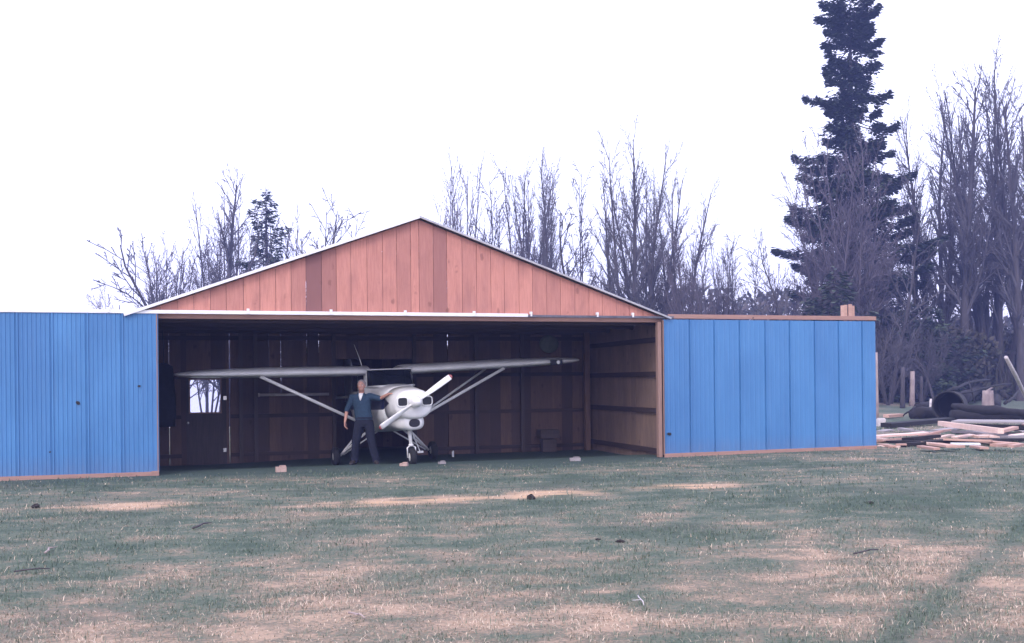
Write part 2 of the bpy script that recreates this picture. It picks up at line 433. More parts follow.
# sliding rail: galvanised on the left, dark on the right, brackets
xr_end = hp(528, 321, -.1)[0]
mb = MB(); mb.box(((-10.6+xr_end)/2, -.085, 3.015), (xr_end+10.6, .05, .068)); mb.build('door_rail', M['galv'], hangar, bevel=.006)
mb = MB(); mb.box(((xr_end+5.5)/2+.003, -.08, 3.0), (5.5-xr_end, .04, .05)); ra = mb.build('door_rail', M['dark_metal'], hangar, bevel=.006)
ra['label'] = 'dark weathered right-hand length of the door rail'
for bx in (-9.4, -7.7, -5.75, -3.3, -1.75, -.3, 1.1, 2.3, 3.75, 4.55):
    mb = MB(); mb.box((bx, -.087, 3.065), (.05, .05, .05)); mb.box((bx, -.118, 3.03), (.035, .012, .07)); mb.build('rail_bracket', M['galv'], hangar)
# outrigger beams that carry the open doors, with posts behind
for s0, s1 in ((-10.5, XL-.03), (XR+.03, 10.62)):
    mb = MB(); mb.box(((s0+s1)/2, .02, 3.0 if s0 < 0 else 3.03), (s1-s0, .045, .09), .1); mb.build('outrigger_beam', M['trim'], hangar, bevel=.003)
    for px_ in ((s0+.12, s0+2.6) if s0 < 0 else (s1-.12, s1-2.6)):
        mb = MB(); mb.box((px_, .12, 1.45), (.1, .12, 3.1), .3); mb.build('outrigger_post', M['beamz'], hangar)
mb = MB()
sx = hp(849, 312, 0)[0]
for i, dx in enumerate((-.14, -.04, .06, .15)):
    mb.box((sx+dx, .045+.03*(i % 2), 3.02+.13), (.085, .02, .34+.03*(i % 3)), .15*i)
mb.build('stub_boards', M['plank_red'], hangar)
# jambs
jx = hp(659, 390, 0)[0]
mb = MB(); mb.box((jx, -.0, 1.46), (.085, .12, 2.88), .1); mb.build('door_jamb', M['trimz'], hangar, bevel=.004)
mb = MB(); mb.box((-5.2, .0, 1.46), (.085, .12, 2.88), .4); mb.build('door_jamb', M['trimz'], hangar, bevel=.004)
mb = MB()
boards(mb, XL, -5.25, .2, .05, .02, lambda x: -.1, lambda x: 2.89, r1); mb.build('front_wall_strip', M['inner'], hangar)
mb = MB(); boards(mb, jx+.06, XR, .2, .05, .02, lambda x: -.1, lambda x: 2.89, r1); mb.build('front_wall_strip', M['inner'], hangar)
# roof: two slopes with metal edge
for sgn, xe in ((-1, XL-.05), (1, XR+.03)):
    mb = MB(); t = .03
    vs = []
    for y in (-.10, DEP+.1):
        vs += [Vector((0, y, PEAK+.01)), Vector((xe, y, roof_z(xe)+.01)), Vector((xe, y, roof_z(xe)+.01+t)), Vector((0, y, PEAK+.01+t))]
    mb.add(vs, [(0, 1, 2, 3), (7, 6, 5, 4), (0, 4, 5, 1), (1, 5, 6, 2), (2, 6, 7, 3), (3, 7, 4, 0)])
    mb.build('roof', M['roofm'], hangar)
    mb = MB(); mb.beam((0, -.125, PEAK+.012), (xe, -.125, roof_z(xe)+.012), .05, .052 if sgn < 0 else .036)
    mb.build('roof_edge', M['galv'] if sgn < 0 else M['roofm'], hangar)
# rafters and tie beams
mb = MB()
for yy in (.3, 1.75, 3.2, 4.55):
    mb.box((0, yy, 2.93), (10.7, .05, .16), .4)
    for sgn in (-1, 1): mb.beam((0, yy, PEAK-.1), (sgn*5.35, yy, roof_z(5.35)-.1), .05, .14, .4)
    mb.box((0, yy, 3.9), (.05, .05, 1.8), .4)
for xx in (-4.5, -3.4, -2.2, -1.1, 1.1, 2.2, 3.4, 4.5):
    mb.box((xx, DEP/2, roof_z(xx)-.035), (.09, DEP-.15, .045), .4)
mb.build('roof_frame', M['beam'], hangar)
# back wall with slits between boards
BY = DEP
WB = lambda x: -.34
slits = [(169, .010), (230, .030), (256, .012), (269, .007), (281, .024), (307, .012), (319, .009), (448, .018)]
wide = [(hp(p, 352, BY)[0], g) for p, g in slits]
dx0, dz1 = hp(186, 376, BY); dx1, dz0 = hp(227, 466, BY); dz0 = -.20
r2 = random.Random(5)
mb = MB()
TB0, TB1, TBH = -1.15, .75, 2.25      # opening to the tail bay
def top(x): return roof_z(x)-.02
boards(mb, XL+.05, dx0+.01, .27, BY, .022, WB, top, r2, wide=wide, gap=.0)
boards(mb, dx0+.01, dx1-.01, .27, BY, .022, lambda x: dz1-.01, top, r2, wide=wide, gap=.0)
boards(mb, dx1-.01, TB0, .27, BY, .022, WB, top, r2, wide=wide, gap=.0)
boards(mb, TB0, TB1, .27, BY, .022, lambda x: TBH, top, r2, wide=wide, gap=.0)
boards(mb, TB1, XR-.05, .27, BY, .022, WB, top, r2, wide=wide, gap=.0)
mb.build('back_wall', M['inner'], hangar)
mb = MB()
for z in (-.16, .2, .56, .92, 1.28): mb.box(((dx1+.05+TB0)/2, BY+.035, z), (TB0-dx1-.1, .02, .355), rnd.random())
mb.build('slit_light_block', M['inner'], hangar)  # boards added behind the wall to block light through the lower slits
mb = MB()
for z in (.02, .92, 1.85, 2.75):
    for a, b in ((XL+.1, dx0-.1), (dx1+.1, TB0-.06), (TB1+.06, XR-.1)):
        if z < 2.5: mb.box(((a+b)/2, BY-.035, z), (b-a, .045, .09), rnd.random())
    if z > 2.5: mb.box((0, BY-.035, z), (10.6, .045, .1), .5)
mb.build('wall_girt', M['beam'], hangar)
for xx in (dx1+.33, -3.0, TB0-.03, TB1+.03, 2.35, 3.55):
    mb = MB(); mb.box((xx, BY-.10, 1.3), (.09, .07, 3.2), rnd.random()*.6); mb.build('wall_post', M['beamz'], hangar)
# side walls
for sgn, xs_ in ((-1, XL+.01), (1, XR-.03)):
    mb = MB(); f = lambda v, xs_=xs_: Vector((xs_+v.y, v.x, v.z))
    boards(mb, .06, DEP, .27, 0, .022, lambda x: -.3, lambda x: EAVE-.04, r2, gap=0, along=f, tone=lambda r: r.random()*.5)
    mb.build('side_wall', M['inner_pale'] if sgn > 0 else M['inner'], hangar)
    mb = MB(); xi = xs_-.03 if sgn > 0 else xs_+.05
    for z in (.12, 1.0, 1.80, 2.55): mb.box((xi, DEP/2, z), (.05, DEP-.16, .11), .5)
    mb.build('wall_girt', M['beam'], hangar)
    for yy in (.35, 2.4, DEP-.15):
        mb = MB(); mb.box((xi+(-.06 if sgn > 0 else .06), yy, 1.35), (.07, .1, 3.1), .3)
        if yy > 1 and not (sgn > 0 and yy < 3): mb.build('wall_post', M['beamz'], hangar)
px_ = hp(587, 400, DEP-.35)[0]
mb = MB(); mb.box((px_, DEP-.35, 1.35), (.14, .12, 3.1), 0); pp = mb.build('wall_post', M['inner'], hangar)
# tail bay
mb = MB()
boards(mb, -2.1, 1.7, .27, 8.3, .022, lambda x: -.3, lambda x: 2.5, r2, gap=0)
for xs_ in (-2.1, 1.7):
    f = lambda v, xs_=xs_: Vector((xs_+v.y, v.x, v.z))
    boards(mb, BY+.03, 8.3, .27, 0, .022, lambda x: -.3, lambda x: 2.5, r2, gap=0, along=f)
mb.build('tail_bay_wall', M['inner'], hangar)
mb = MB(); mb.box((-.2, 6.6, 2.54), (4.0, 3.6, .05)); mb.build('tail_bay_roof', M['roofm'], hangar)
# back door leaf with glazed pane
wx0, wz1 = hp(190, 380, BY-.02); wx1, wz0 = hp(220.5, 412, BY-.02)
mb = MB(); y_ = BY-.03; th = .045
def rect(mb, x0, x1, z0, z1, y, th, tone=.3): mb.box(((x0+x1)/2, y+th/2, (z0+z1)/2), (x1-x0, th, z1-z0), tone)
rect(mb, dx0, dx1, dz0, wz0, y_, th); rect(mb, dx0, wx0, wz0, wz1, y_, th); rect(mb, wx1, dx1, wz0, wz1, y_, th); rect(mb, dx0, dx1, wz1, dz1, y_, th)
dr = mb.build('door', M['beamz'], hangar); dr['label'] = 'dark door with a square window in the back wall'
mb = MB(); rect(mb, wx0, wx1, wz0, wz1, y_+.02, .006); mb.build('window_pane', M['pane'], dr)
mb = MB(); fw = .03
rect(mb, wx0-fw, wx1+fw, wz0-fw, wz0, y_-.014, .014); rect(mb, wx0-fw, wx1+fw, wz1, wz1+fw, y_-.014, .014)
rect(mb, wx0-fw, wx0, wz0, wz1, y_-.014, .014); rect(mb, wx1, wx1+fw, wz0, wz1, y_-.014, .014)
mb.build('window_frame', M['trimz'], dr)
kx, kz = hp(188, 423, BY-.05); mb = MB(); mb.ball((kx, BY-.06, kz), .03); mb.build('door_knob', M['alu'], dr, smooth=True)
for p in (398, 450):
    hx, hz = hp(225, p, BY-.05); mb = MB(); mb.box((hx, BY-.045, hz), (.07, .012, .09)); mb.build('hinge', M['alu'], dr)

# sliding doors
def corr_sheet(x0, x1, z0, z1, y, nrib, r, depth=.012):
    mb = MB(); prof = []; w = x1-x0
    prof += [(0, .012), (.014, .012), (.016, -.022), (.040, -.022), (.046, 0)]
    p = w/nrib
    for i in range(nrib):
        a = .05+i*(p-.008)
        if i < nrib-1 or True:
            prof += [(a+.012, 0), (a+p*.50, 0), (a+p*.60, -depth), (a+p*.78, -depth), (a+p*.88, 0)]
    prof = [(min(q, w), d) for q, d in prof if q <= w]
    prof += [(w, .002), (w+.014, .006)]
    nz = 12; vs = []
    ph = r.random()*10
    for k in range(nz+1):
        z = z0+(z1-z0)*k/nz
        for q, d in prof:
            vs.append(Vector((x0+q, y+d+.004*noise.noise(Vector((q*2+ph, z*1.4, ph))), z)))
    n = len(prof)
    fs = [(k*n+i, k*n+i+1, (k+1)*n+i+1, (k+1)*n+i) for k in range(nz) for i in range(n-1)]
    mb.add(vs, fs, r.random()*.7); return mb
def sliding_door(x0, x1, seam_px, ribs, holes, lab, foot, zb, zt, drop):
    mb = MB(); n = len(seam_px)+1
    for z in (zb+.12, 1.0, 2.0, zt-.08): mb.box(((x0+x1)/2, -.045, z), (x1-x0-.02, .035, .09), .3)
    for i in range(7): mb.box((x0+.05+(x1-x0-.1)*i/6, -.012, (zb+zt)/2), (.09, .03, zt-zb-.02), .3)
    d = mb.build('sliding_door', M['beamz'], hangar); d['label'] = lab
    e = [x0]+seam_px+[x1]; r = random.Random(int(abs(x0)*100))
    for a, b in zip(e[:-1], e[1:]):
        if b-a < .05: continue
        corr_sheet(a, b-.0025, zb+.04, zt, -.085, max(3, int(round((b-a)/.6*ribs))), r, .011 if ribs > 5 else .005).build('metal_sheet', M['blue'], d)
    mb = MB()
    mb.beam((x0, -.095, zb), (x1, -.095, zb+drop), .035, .085, .1)
    if foot: mb.box((x1-.06, -.10, zb-.02), (.13, .05, .15), .2)
    mb.build('bottom_board', M['trim'], d)
    mb = MB(); mb.box((x1-.012 if foot else x0-.002, -.085, (zb+zt)/2), (.018, .03, zt-zb-.03), .3); mb.build('edge_board', M['trimz'] , d)
    for (px, py, s) in holes:
        hx, hz = hp(px, py, -.1); m2 = MB(); pts = []
        for k in range(9):
            a = 2*math.pi*k/9; rr = s*(.7+.5*r.random()); pts.append(Vector((hx+rr*math.cos(a), -.104, hz+rr*.8*math.sin(a))))
        m2.loft([pts, [p+Vector((0, .004, 0)) for p in pts]]); m2.build('hole', M['black'], d)
lx1 = hp(158, 390, -.1)[0]
seams = [hp(p, 390, -.1)[0] for p in (16, 51, 86.5, 121.5)]
st = seams[1]-seams[0]; lx0 = lx1-5.3; s_all = []
x = seams[0]-st
while x > lx0+.1: s_all.insert(0, x); x -= st
sliding_door(lx0, lx1, s_all+seams, 7, [(78, 403, .045), (139, 386, .025), (50, 452, .02)], 'left blue ribbed metal door slid open', True, .03, 2.985, .0)
rx0 = hp(664, 390, -.1)[0]; rx1 = hp(876, 384, -.1)[0]
sliding_door(rx0, rx1, [hp(p, 388, -.1)[0] for p in (690, 714.5, 740, 765.5, 790, 815, 839, 862.5)], 5, [(669.5, 434, .05), (753, 318, .02)], 'right blue metal door of nine sheets slid open', False, .055, 2.955, .03)

# ------------------------------------------------------------------ aircraft (nose along -y, origin on the ground under the wing's front edge)
PA = R(22); PO = Vector((-2.63, 21.9, -.12))
plane = empty('light_aircraft', PO, PA, 'small white high-wing propeller plane with nose wheel parked inside the open hangar', 'airplane')
plane.rotation_euler = (0, R(-1.6), PA)
def sup(hw, zb, zt, y, e=2.6, n=28, cx=0):
    zc = (zb+zt)/2; hh = (zt-zb)/2; o = []
    for j in range(n):
        a = 2*math.pi*j/n; c = math.cos(a); s = math.sin(a)
        o.append(Vector((cx+hw*math.copysign(abs(c)**(2/e), c), y, zc+hh*math.copysign(abs(s)**(2/e), s))))
    return o
# fuselage shell
secs = [(-1.2, .44, .92, 1.70, 2.5), (-.95, .465, .87, 1.73, 2.7), (-.6, .505, .78, 1.76, 3), (-.3, .54, .74, 1.78, 3.2), (0, .55, .72, 1.82, 3.6), (.06, .55, .72, 2.08, 5),
        (1.2, .55, .74, 2.08, 5), (1.5, .53, .78, 2.02, 4), (2.2, .38, .90, 1.82, 3), (3.2, .22, 1.05, 1.62, 2.6), (4.1, .08, 1.2, 1.48, 2.3)]
mb = MB(); mb.loft([sup(h, a, b, y, e) for y, h, a, b, e in secs]); mb.build('fuselage', M['fuse'], plane, smooth=True)
# cowling
cs = [(-1.88, .26, 1.14, 1.58, 2.2), (-1.87, .33, 1.09, 1.61, 2.3), (-1.83, .375, 1.05, 1.64, 2.4), (-1.74, .395, 1.04, 1.655, 2.4), (-1.5, .415, 1.0, 1.68, 2.4), (-1.195, .445, .92, 1.712, 2.5)]
mb = MB(); mb.loft([sup(h, a, b, y, e, 36) for y, h, a, b, e in cs])
cowl = mb.build('cowling', M['fuse'], plane, smooth=True)
# chin below the nose bowl, open at the front
mb = MB(); mb.loft([sup(.15, .86, 1.12, -1.80, 2.4), sup(.22, .82, 1.14, -1.74, 2.6), sup(.27, .80, 1.1, -1.4, 2.8), sup(.30, .80, 1.1, -.9, 2.8)])
mb.build('chin_cowl', M['plane'], plane, smooth=True)
mb = MB(); mb.loft([sup(.115, .885, 1.05, -1.806, 2.4), sup(.115, .885, 1.05, -1.79, 2.4)]); mb.build('lower_air_inlet', M['black'], plane)
for sx_ in (-1, 1):
    def rr(hw, hh, y):
        return [Vector((sx_*.255+(abs(math.cos(a))**.5)*math.copysign(hw, math.cos(a)), y, 1.405+(abs(math.sin(a))**.5)*math.copysign(hh, math.sin(a)))) for a in [2*math.pi*j/20 for j in range(20)]]
    mb = MB(); mb.loft([rr(.097, .081, -1.862), rr(.097, .081, -1.900), rr(.116, .10, -1.898), rr(.125, .108, -1.82)], False); mb.build('inlet_rim', M['plane'], plane, smooth=True)
    mb = MB(); mb.loft([rr(.098, .082, -1.888), rr(.098, .082, -1.83)]); mb.build('air_inlet', M['black'], plane)
mb = MB(); a_ = sup(.449, .916, 1.717, -1.205, 2.5, 36); b_ = sup(.449, .916, 1.717, -1.185, 2.5, 36); mb.loft([a_, b_], False); mb.build('cowling_seam', M['dark_metal'], plane)
# propeller with spinner
PR = Vector((0, -1.97, 1.40))
prop = MB(); ang = R(32.7); ax = Vector((math.cos(ang), 0, math.sin(ang))); ay = Vector((-math.sin(ang), 0, math.cos(ang)))
for s_ in (1, -1):
    rings = []; tipr = []
    for k in range(15):
        t = min(1, k/13.0)*.95 if k < 14 else 1; r_ = .05+.87*t
        ch = .05+.075*math.sin(min(1, t*1.35+.12)*math.pi/1.9)
        if t > .93: ch *= math.sqrt(max(.05, 1-((t-.93)/.07)**2*.85))
        tw = R(48-34*t); ring = []
        for j in range(10):
            a = 2*math.pi*j/10
            cx_ = ch/2*math.cos(a); cy_ = (.020*(1-.7*t)+.004)*math.sin(a)
            vx = cx_*math.cos(tw)-cy_*math.sin(tw); vy = cx_*math.sin(tw)+cy_*math.cos(tw)
            ring.append(PR+ax*(s_*r_)+ay*vx*s_+Vector((0, vy, 0)))
        rings.append(ring)
    prop.loft(rings[:14]); prop.loft(rings[13:], True, 0, 1)
prop.build('propeller', [M['plane'], M['red_tip']], plane, smooth=True)
mb = MB(); prof = [(0.002, -.19), (.035, -.185), (.072, -.16), (.10, -.115), (.118, -.05), (.124, .03), (.124, .09)]
mb.loft([[PR+Vector((r_*math.cos(2*math.pi*j/20), y, r_*math.sin(2*math.pi*j/20))) for j in range(20)] for r_, y in prof]); mb.build('spinner', M['plane'], plane, smooth=True)
# windscreen, roof frame, side windows
n = 12; ga = []
for k in range(n+1):
    a = math.pi*k/n; c = math.cos(a)
    xb = .50*math.copysign(abs(c)**.7, c); yb = -.62*math.sin(a)**.8 + .05*(1-math.sin(a))
    xt = .50*math.copysign(abs(c)**.55, c); yt = -.06*math.sin(a)**.6+.055
    ga.append((Vector((xb, yb, 1.70+.015*math.sin(a))), Vector((xt, yt-.02, 2.085))))
mb = MB(); o1 = [a for a, b in ga]; o2 = [b for a, b in ga]
vs = o1+[(a+b)/2+Vector((0, -.05, .02)) for a, b in ga]+o2; nn = n+1
mb.add(vs, [(r_*nn+i, r_*nn+i+1, (r_+1)*nn+i+1, (r_+1)*nn+i) for r_ in (0, 1) for i in range(n)])
ws = mb.build('windshield', M['glass'], plane, smooth=True)
mb = MB(); mb.tube([a+Vector((0, -.012, .012)) for a in o1], [.022]*nn, 6); mb.tube([b+Vector((0, -.01, 0)) for b in o2], [.016]*nn, 6)
for s_ in (0, nn-1): mb.tube([o1[s_], o2[s_]], [.018, .018], 6)
mb.build('windshield_frame', M['plane'], plane, smooth=True)
for sx_ in (-1, 1):
    for y0, y1 in ((.14, .62), (.70, 1.22)):
        mb = MB(); mb.box((sx_*.553, (y0+y1)/2, 1.79), (.012, y1-y0, .36)); mb.build('side_window', M['glass'], plane, bevel=.004)
    mb = MB(); mb.box((sx_*.555, .42, 1.22), (.006, .78, .78)); mb.build('cabin_door', M['fuse'], plane, bevel=.003)
# wings
def wing(sx_, L, dih):
    mb = MB(); rings = []; x0 = .42
    st_ = [0, .1, .25, .4, .55, .7, .8, .86, .9, .94, .965, .985, 1.0]
    for t in st_:
        x = x0+(L-x0)*t
        k = 1 if t < .8 else math.sqrt(max(.0, 1-((t-.8)/.2)**2*.985))
        yc = .72; ch = 1.6*(.18+.82*k) ; th = .165*(.22+.78*k)*(1 if t < .55 else 1-.35*(t-.55)/.45); ring = []
        zc = 2.03+x*math.tan(dih)+(.02*(1-k))
        for j in range(24):
            a = 2*math.pi*j/24; c = math.cos(a); s = math.sin(a)
            u_ = (1-c)/2
            y = yc-.72*(ch/1.6)+ch*u_
            hgt = th*1.9*(math.sqrt(max(u_, 0))*.9*(1-u_)+.02)*1.25
            ring.append(Vector((sx_*x, y, zc+(hgt*1.0 if s >= 0 else -hgt*.55))))
        rings.append(ring)
    mb.loft(rings); return mb.build('wing', M['plane'], plane, smooth=True)
wing(-1, 4.42, R(.9)); wg = wing(1, 4.86, R(1.3))
# strut pairs
for sx_ in (-1, 1):
    for (xo, yo, rr_) in ((2.75, .12, .034), (2.60, .95, .026)):
        mb = MB(); a = Vector((sx_*.50, .28, .88)); b = Vector((sx_*xo, yo, 2.02))
        mb.tube([a, a+(b-a)*.3, b], [rr_]*3, 10); mb.build('wing_strut', M['plane'], plane, smooth=True)
# landing light in the front edge of the left wing (right of the picture)
mb = MB(); mb.box((4.02, -.01, 2.115), (.30, .06, .13)); ll = mb.build('landing_light', M['black'], plane, bevel=.01)
mb = MB(); mb.ball((4.05, -.05, 2.115), (.05, .025, .045)); mb.build('lamp', M['lens'], ll, smooth=True)
# tail
mb = MB()
vs = [(4.2, 1.45), (3.1, 1.6), (3.75, 2.35), (4.0, 2.5), (4.3, 2.4), (4.42, 1.3)]
mb.loft([[Vector((-.03, y, z)) for y, z in vs], [Vector((.03, y, z)) for y, z in vs]]); mb.build('tail_fin', M['plane'], plane, bevel=.01)
mb = MB(); pts = [(-1.15, 3.75), (-1.25, 3.95), (-1.15, 4.25), (1.15, 4.25), (1.25, 3.95), (1.15, 3.75), (.1, 3.4), (-.1, 3.4)]
mb.loft([[Vector((x, y, 1.42)) for x, y in pts], [Vector((x, y, 1.47)) for x, y in pts]]); mb.build('stabiliser', M['plane'], plane, bevel=.01)
# gear
def wheel(c, name='wheel', r_=.205, w=.15):
    c = Vector(c); mb = MB()
    prof = [(.085, -w*.38), (.11, -w*.48), (.16, -w*.5), (r_*.94, -w*.36), (r_, -w*.12), (r_, w*.12), (r_*.94, w*.36), (.16, w*.5), (.11, w*.48), (.085, w*.38)]
    mb.loft([[c+Vector((x, q*math.cos(2*math.pi*j/24), q*math.sin(2*math.pi*j/24))) for j in range(24)] for q, x in prof], False)
    tt = mb.build(name, M['rubber'], plane, smooth=True)
    mb = MB(); prof = [(.02, -w*.42), (.05, -w*.40), (.088, -w*.36), (.088, w*.36), (.05, w*.40), (.02, w*.42)]
    mb.loft([[c+Vector((x, q*math.cos(2*math.pi*j/18), q*math.sin(2*math.pi*j/18))) for j in range(18)] for q, x in prof]); mb.build('rim', M['plane'], tt, smooth=True)
wheel((-1.12, .62, .205)); wheel((1.12, .62, .205)); wheel((0.02, -1.45, .255), 'nose_wheel', .19, .13)
for sx_ in (-1, 1):
    for a, b, q in (((.40, .25, .80), (1.02, .62, .215), .026), ((.40, .95, .80), (1.02, .63, .215), .022), ((.12, .55, .74), (.95, .62, .23), .016)):
        mb = MB(); mb.tube([Vector((sx_*a[0], a[1], a[2])), Vector((sx_*b[0], b[1], b[2]))], [q, q], 8); mb.build('gear_leg', M['plane'], plane, smooth=True)
    mb = MB(); mb.tube([Vector((sx_*1.0, .62, .205)), Vector((sx_*1.12, .62, .205))], [.02, .02], 8); mb.build('axle', M['dark_metal'], plane)
mb = MB(); mb.tube([Vector((0.02, -1.32, .86)), Vector((.02, -1.42, .50))], [.045, .035], 12)
mb.tube([Vector((.02, -1.42, .52)), Vector((.02, -1.43, .47))], [.055, .055], 10)
for s_ in (-.085, .085): mb.tube([Vector((.02, -1.42, .49)), Vector((.02+s_, -1.44, .45)), Vector((.02+s_, -1.45, .255))], [.016, .016, .014], 8)
mb.tube([Vector((-.075, -1.45, .255)), Vector((.115, -1.45, .255))], [.012, .012], 6)
mb.build('nose_gear_strut', M['plane'], plane, smooth=True)
mb = MB(); mb.tube([Vector((.05, -1.30, .84)), Vector((.30, -1.1, .34))], [.014, .012], 6); mb.box((.31, -1.1, .32), (.12, .05, .04)); mb.build('nose_gear_brace', M['plane'], plane)
mb = MB(); mb.tube([Vector((-.50, .35, 2.1)), Vector((-.56, .45, 2.40)), Vector((-.62, .60, 2.66))], [.010, .007, .004], 6); mb.build('antenna', M['plane'], plane, smooth=True)
mb = MB(); mb.tube([Vector((.16, -1.0, .85)), Vector((.16, -1.02, .70)), Vector((.16, -.97, .62))], [.028, .028, .028], 10); mb.build('exhaust_pipe', M['dark_metal'], plane, smooth=True)

# ------------------------------------------------------------------ person
def remesh(mb, name, mat, parent, voxel, smooth_it=2, ripple=0):
    me = mb.mesh(name+'_src', mat); o = bpy.data.objects.new(name+'_src', me); col.objects.link(o)
    md = o.modifiers.new('r', 'REMESH'); md.mode = 'VOXEL'; md.voxel_size = voxel; md.use_smooth_shade = True
    s = o.modifiers.new('s', 'SMOOTH'); s.iterations = smooth_it; s.factor = .5
    dg = bpy.context.evaluated_depsgraph_get(); ev = o.evaluated_get(dg)
    m2 = bpy.data.meshes.new_from_object(ev); bpy.data.objects.remove(o)
    if ripple:
        for v in m2.vertices:
            c = v.co; k = noise.noise(Vector((c.x*9, c.y*9, c.z*5)))+.6*noise.noise(Vector((c.x*18, c.y*18, c.z*26)))
            v.co = c+v.normal*k*ripple
    m2.materials.clear(); m2.materials.append(mat)
    m2.polygons.foreach_set('use_smooth', [True]*len(m2.polygons))
    return link(name, m2, parent)
V = Vector
def person():
    P = at(365, 463, 20.8); P.z = gz(P.x, P.y)
    root = empty('person', P, R(-3), 'grey-haired man in blue shirt and dark trousers standing with a hand on the plane', 'person')
    b = MB()
    hc = V((-.055, -.02, 1.635))
    sh_r = V((-.245, 0, 1.40)); sh_l = V((.14, 0, 1.41))          # picture-left and picture-right shoulders
    el_r = V((-.375, .03, 1.13)); wr_r = V((-.395, -.07, .89))
    el_l = V((.36, -.13, 1.37)); wr_l = V((.57, -.30, 1.47))
    # head: skull, jaw, nose, ears, brow, cheeks, lips
    b.ball(hc+V((0, .012, .025)), (.083, .102, .098), 18, 14); b.ball(hc+V((0, -.02, -.045)), (.064, .078, .078), 16, 12)
    b.ball(hc+V((0, -.05, -.088)), (.032, .03, .026), 12, 8)
    b.tube([hc+V((0, -.088, .018)), hc+V((0, -.108, -.012)), hc+V((0, -.112, -.026))], [.009, .014, .015], 8)
    b.ball(hc+V((0, -.083, .034)), (.05, .012, .009), 10, 6)
    for s_ in (-1, 1):
        b.ball(hc+V((s_*.078, .01, -.005)), (.010, .02, .032), 10, 8); b.ball(hc+V((s_*.036, -.068, -.02)), (.022, .02, .02), 10, 8)
    b.ball(hc+V((0, -.088, -.055)), (.024, .010, .006), 10, 6); b.ball(hc+V((0, -.086, -.066)), (.022, .011, .006), 10, 6)
    b.tube([V((-.055, .01, 1.40)), V((-.055, .0, 1.50)), hc+V((0, .015, -.06))], [.075, .058, .056], 14)
    # trunk, arms and legs
    b.loft([[V((cx+hw*math.cos(a), hd*math.sin(a), z)) for a in [2*math.pi*j/20 for j in range(20)]] for cx, hw, hd, z in
            ((0, .16, .10, .84), (-.01, .165, .105, .95), (-.03, .15, .10, 1.05), (-.045, .165, .11, 1.2), (-.052, .175, .11, 1.33), (-.053, .15, .08, 1.43), (-.055, .06, .05, 1.47))])
    b.tube([sh_r+V((.06, 0, .0)), sh_r, (sh_r+el_r)/2, el_r, (el_r+wr_r)/2, wr_r], [.06, .058, .048, .039, .037, .026], 12)
    b.tube([sh_l+V((-.06, 0, 0)), sh_l, (sh_l+el_l)/2, el_l, (el_l+wr_l)/2, wr_l], [.06, .058, .048, .039, .036, .026], 12)
    hipr = V((-.10, 0, .88)); hipl = V((.08, 0, .88)); knr = V((-.175, -.03, .50)); knl = V((.145, -.03, .50)); anr = V((-.225, .02, .10)); anl = V((.225, .01, .10))
    for h_, k_, a_ in ((hipr, knr, anr), (hipl, knl, anl)):
        b.tube([h_, (h_+k_)/2, k_, (k_*.6+a_*.4), a_, a_-V((0, 0, .04))], [.09, .078, .056, .055, .038, .036], 12)
        b.loft([[a_+V((hw*math.cos(t), y, z+hh*math.sin(t))) for t in [2*math.pi*j/12 for j in range(12)]] for y, z, hw, hh in ((.05, -.06, .03, .03), (0, -.050, .030, .03), (-.06, -.060, .030, .018))])
    # hands: palm, four unequal fingers, thumb from the side of the palm
    def hand(wr, dirv, across, up, curl):
        d = dirv.normalized(); a = (across-d*across.dot(d)).normalized(); n_ = up
        palm = [[wr+d*t+a*(w*math.cos(q))+n_*(th*math.sin(q)) for q in [2*math.pi*j/12 for j in range(12)]] for t, w, th in ((-.01, .026, .02), (.03, .036, .018), (.07, .042, .015), (.09, .038, .012))]
        b.loft(palm)
        for k, (off, ln) in enumerate(((-.031, .068), (-.011, .078), (.010, .073), (.029, .058))):
            p0 = wr+d*.075+a*off; dd = (d+a*off*3).normalized(); p1 = p0+dd*(ln*.42)-n_*curl*.012; p2 = p1+dd*(ln*.36)-n_*curl*.022; p3 = p2+dd*(ln*.25)-n_*curl*.026
            b.tube([p0-dd*.02, p0, p1, p2, p3], [.0095, .0095, .009, .008, .0065], 8)
        p0 = wr+d*.02-a*.028; td = (d*.75-a*.7).normalized(); p1 = p0+td*.035; p2 = p1+(td+d*.3).normalized()*.032-n_*.008*curl
        b.tube([p0-td*.01, p0, p1, p2], [.013, .013, .011, .008], 8)
    hand(wr_r, V((.02, -.10, -1)), V((.2, 1, 0))*-1, V((-1, .1, 0)), .8)
    hand(wr_l, V((.9, -.35, .05)), V((-.4, -.9, 0)), V((0, 0, 1)), 1.0)
    body = remesh(b, 'body', M['skin'], root, .0065, 2)
    # eyes and brows
    for s_ in (-1, 1):
        e = MB(); e.ball(hc+V((s_*.031, -.079, .014)), (.0125, .008, .007), 12, 8); eo = e.build('eye', M['lens'], body, smooth=True)
        e = MB(); e.ball(hc+V((s_*.031, -.0865, .014)), (.005, .003, .005), 8, 6); e.build('pupil', M['black'], eo)
        e = MB(); e.tube([hc+V((s_*.014, -.092, .032)), hc+V((s_*.034, -.090, .037)), hc+V((s_*.052, -.078, .030))], [.004, .0045, .003], 6); e.build('eyebrow', M['hair'], body)
    # hair: receding cap round the sides and top
    h = MB(); h.ball(hc+V((0, .028, .038)), (.092, .104, .098), 22, 16)
    for s_ in (-1, 1): h.ball(hc+V((s_*.068, .02, .0)), (.018, .04, .045), 10, 8)
    ho = remesh(h, 'hair', M['hair'], root, .009, 1, .003)
    # shirt
    s = MB()
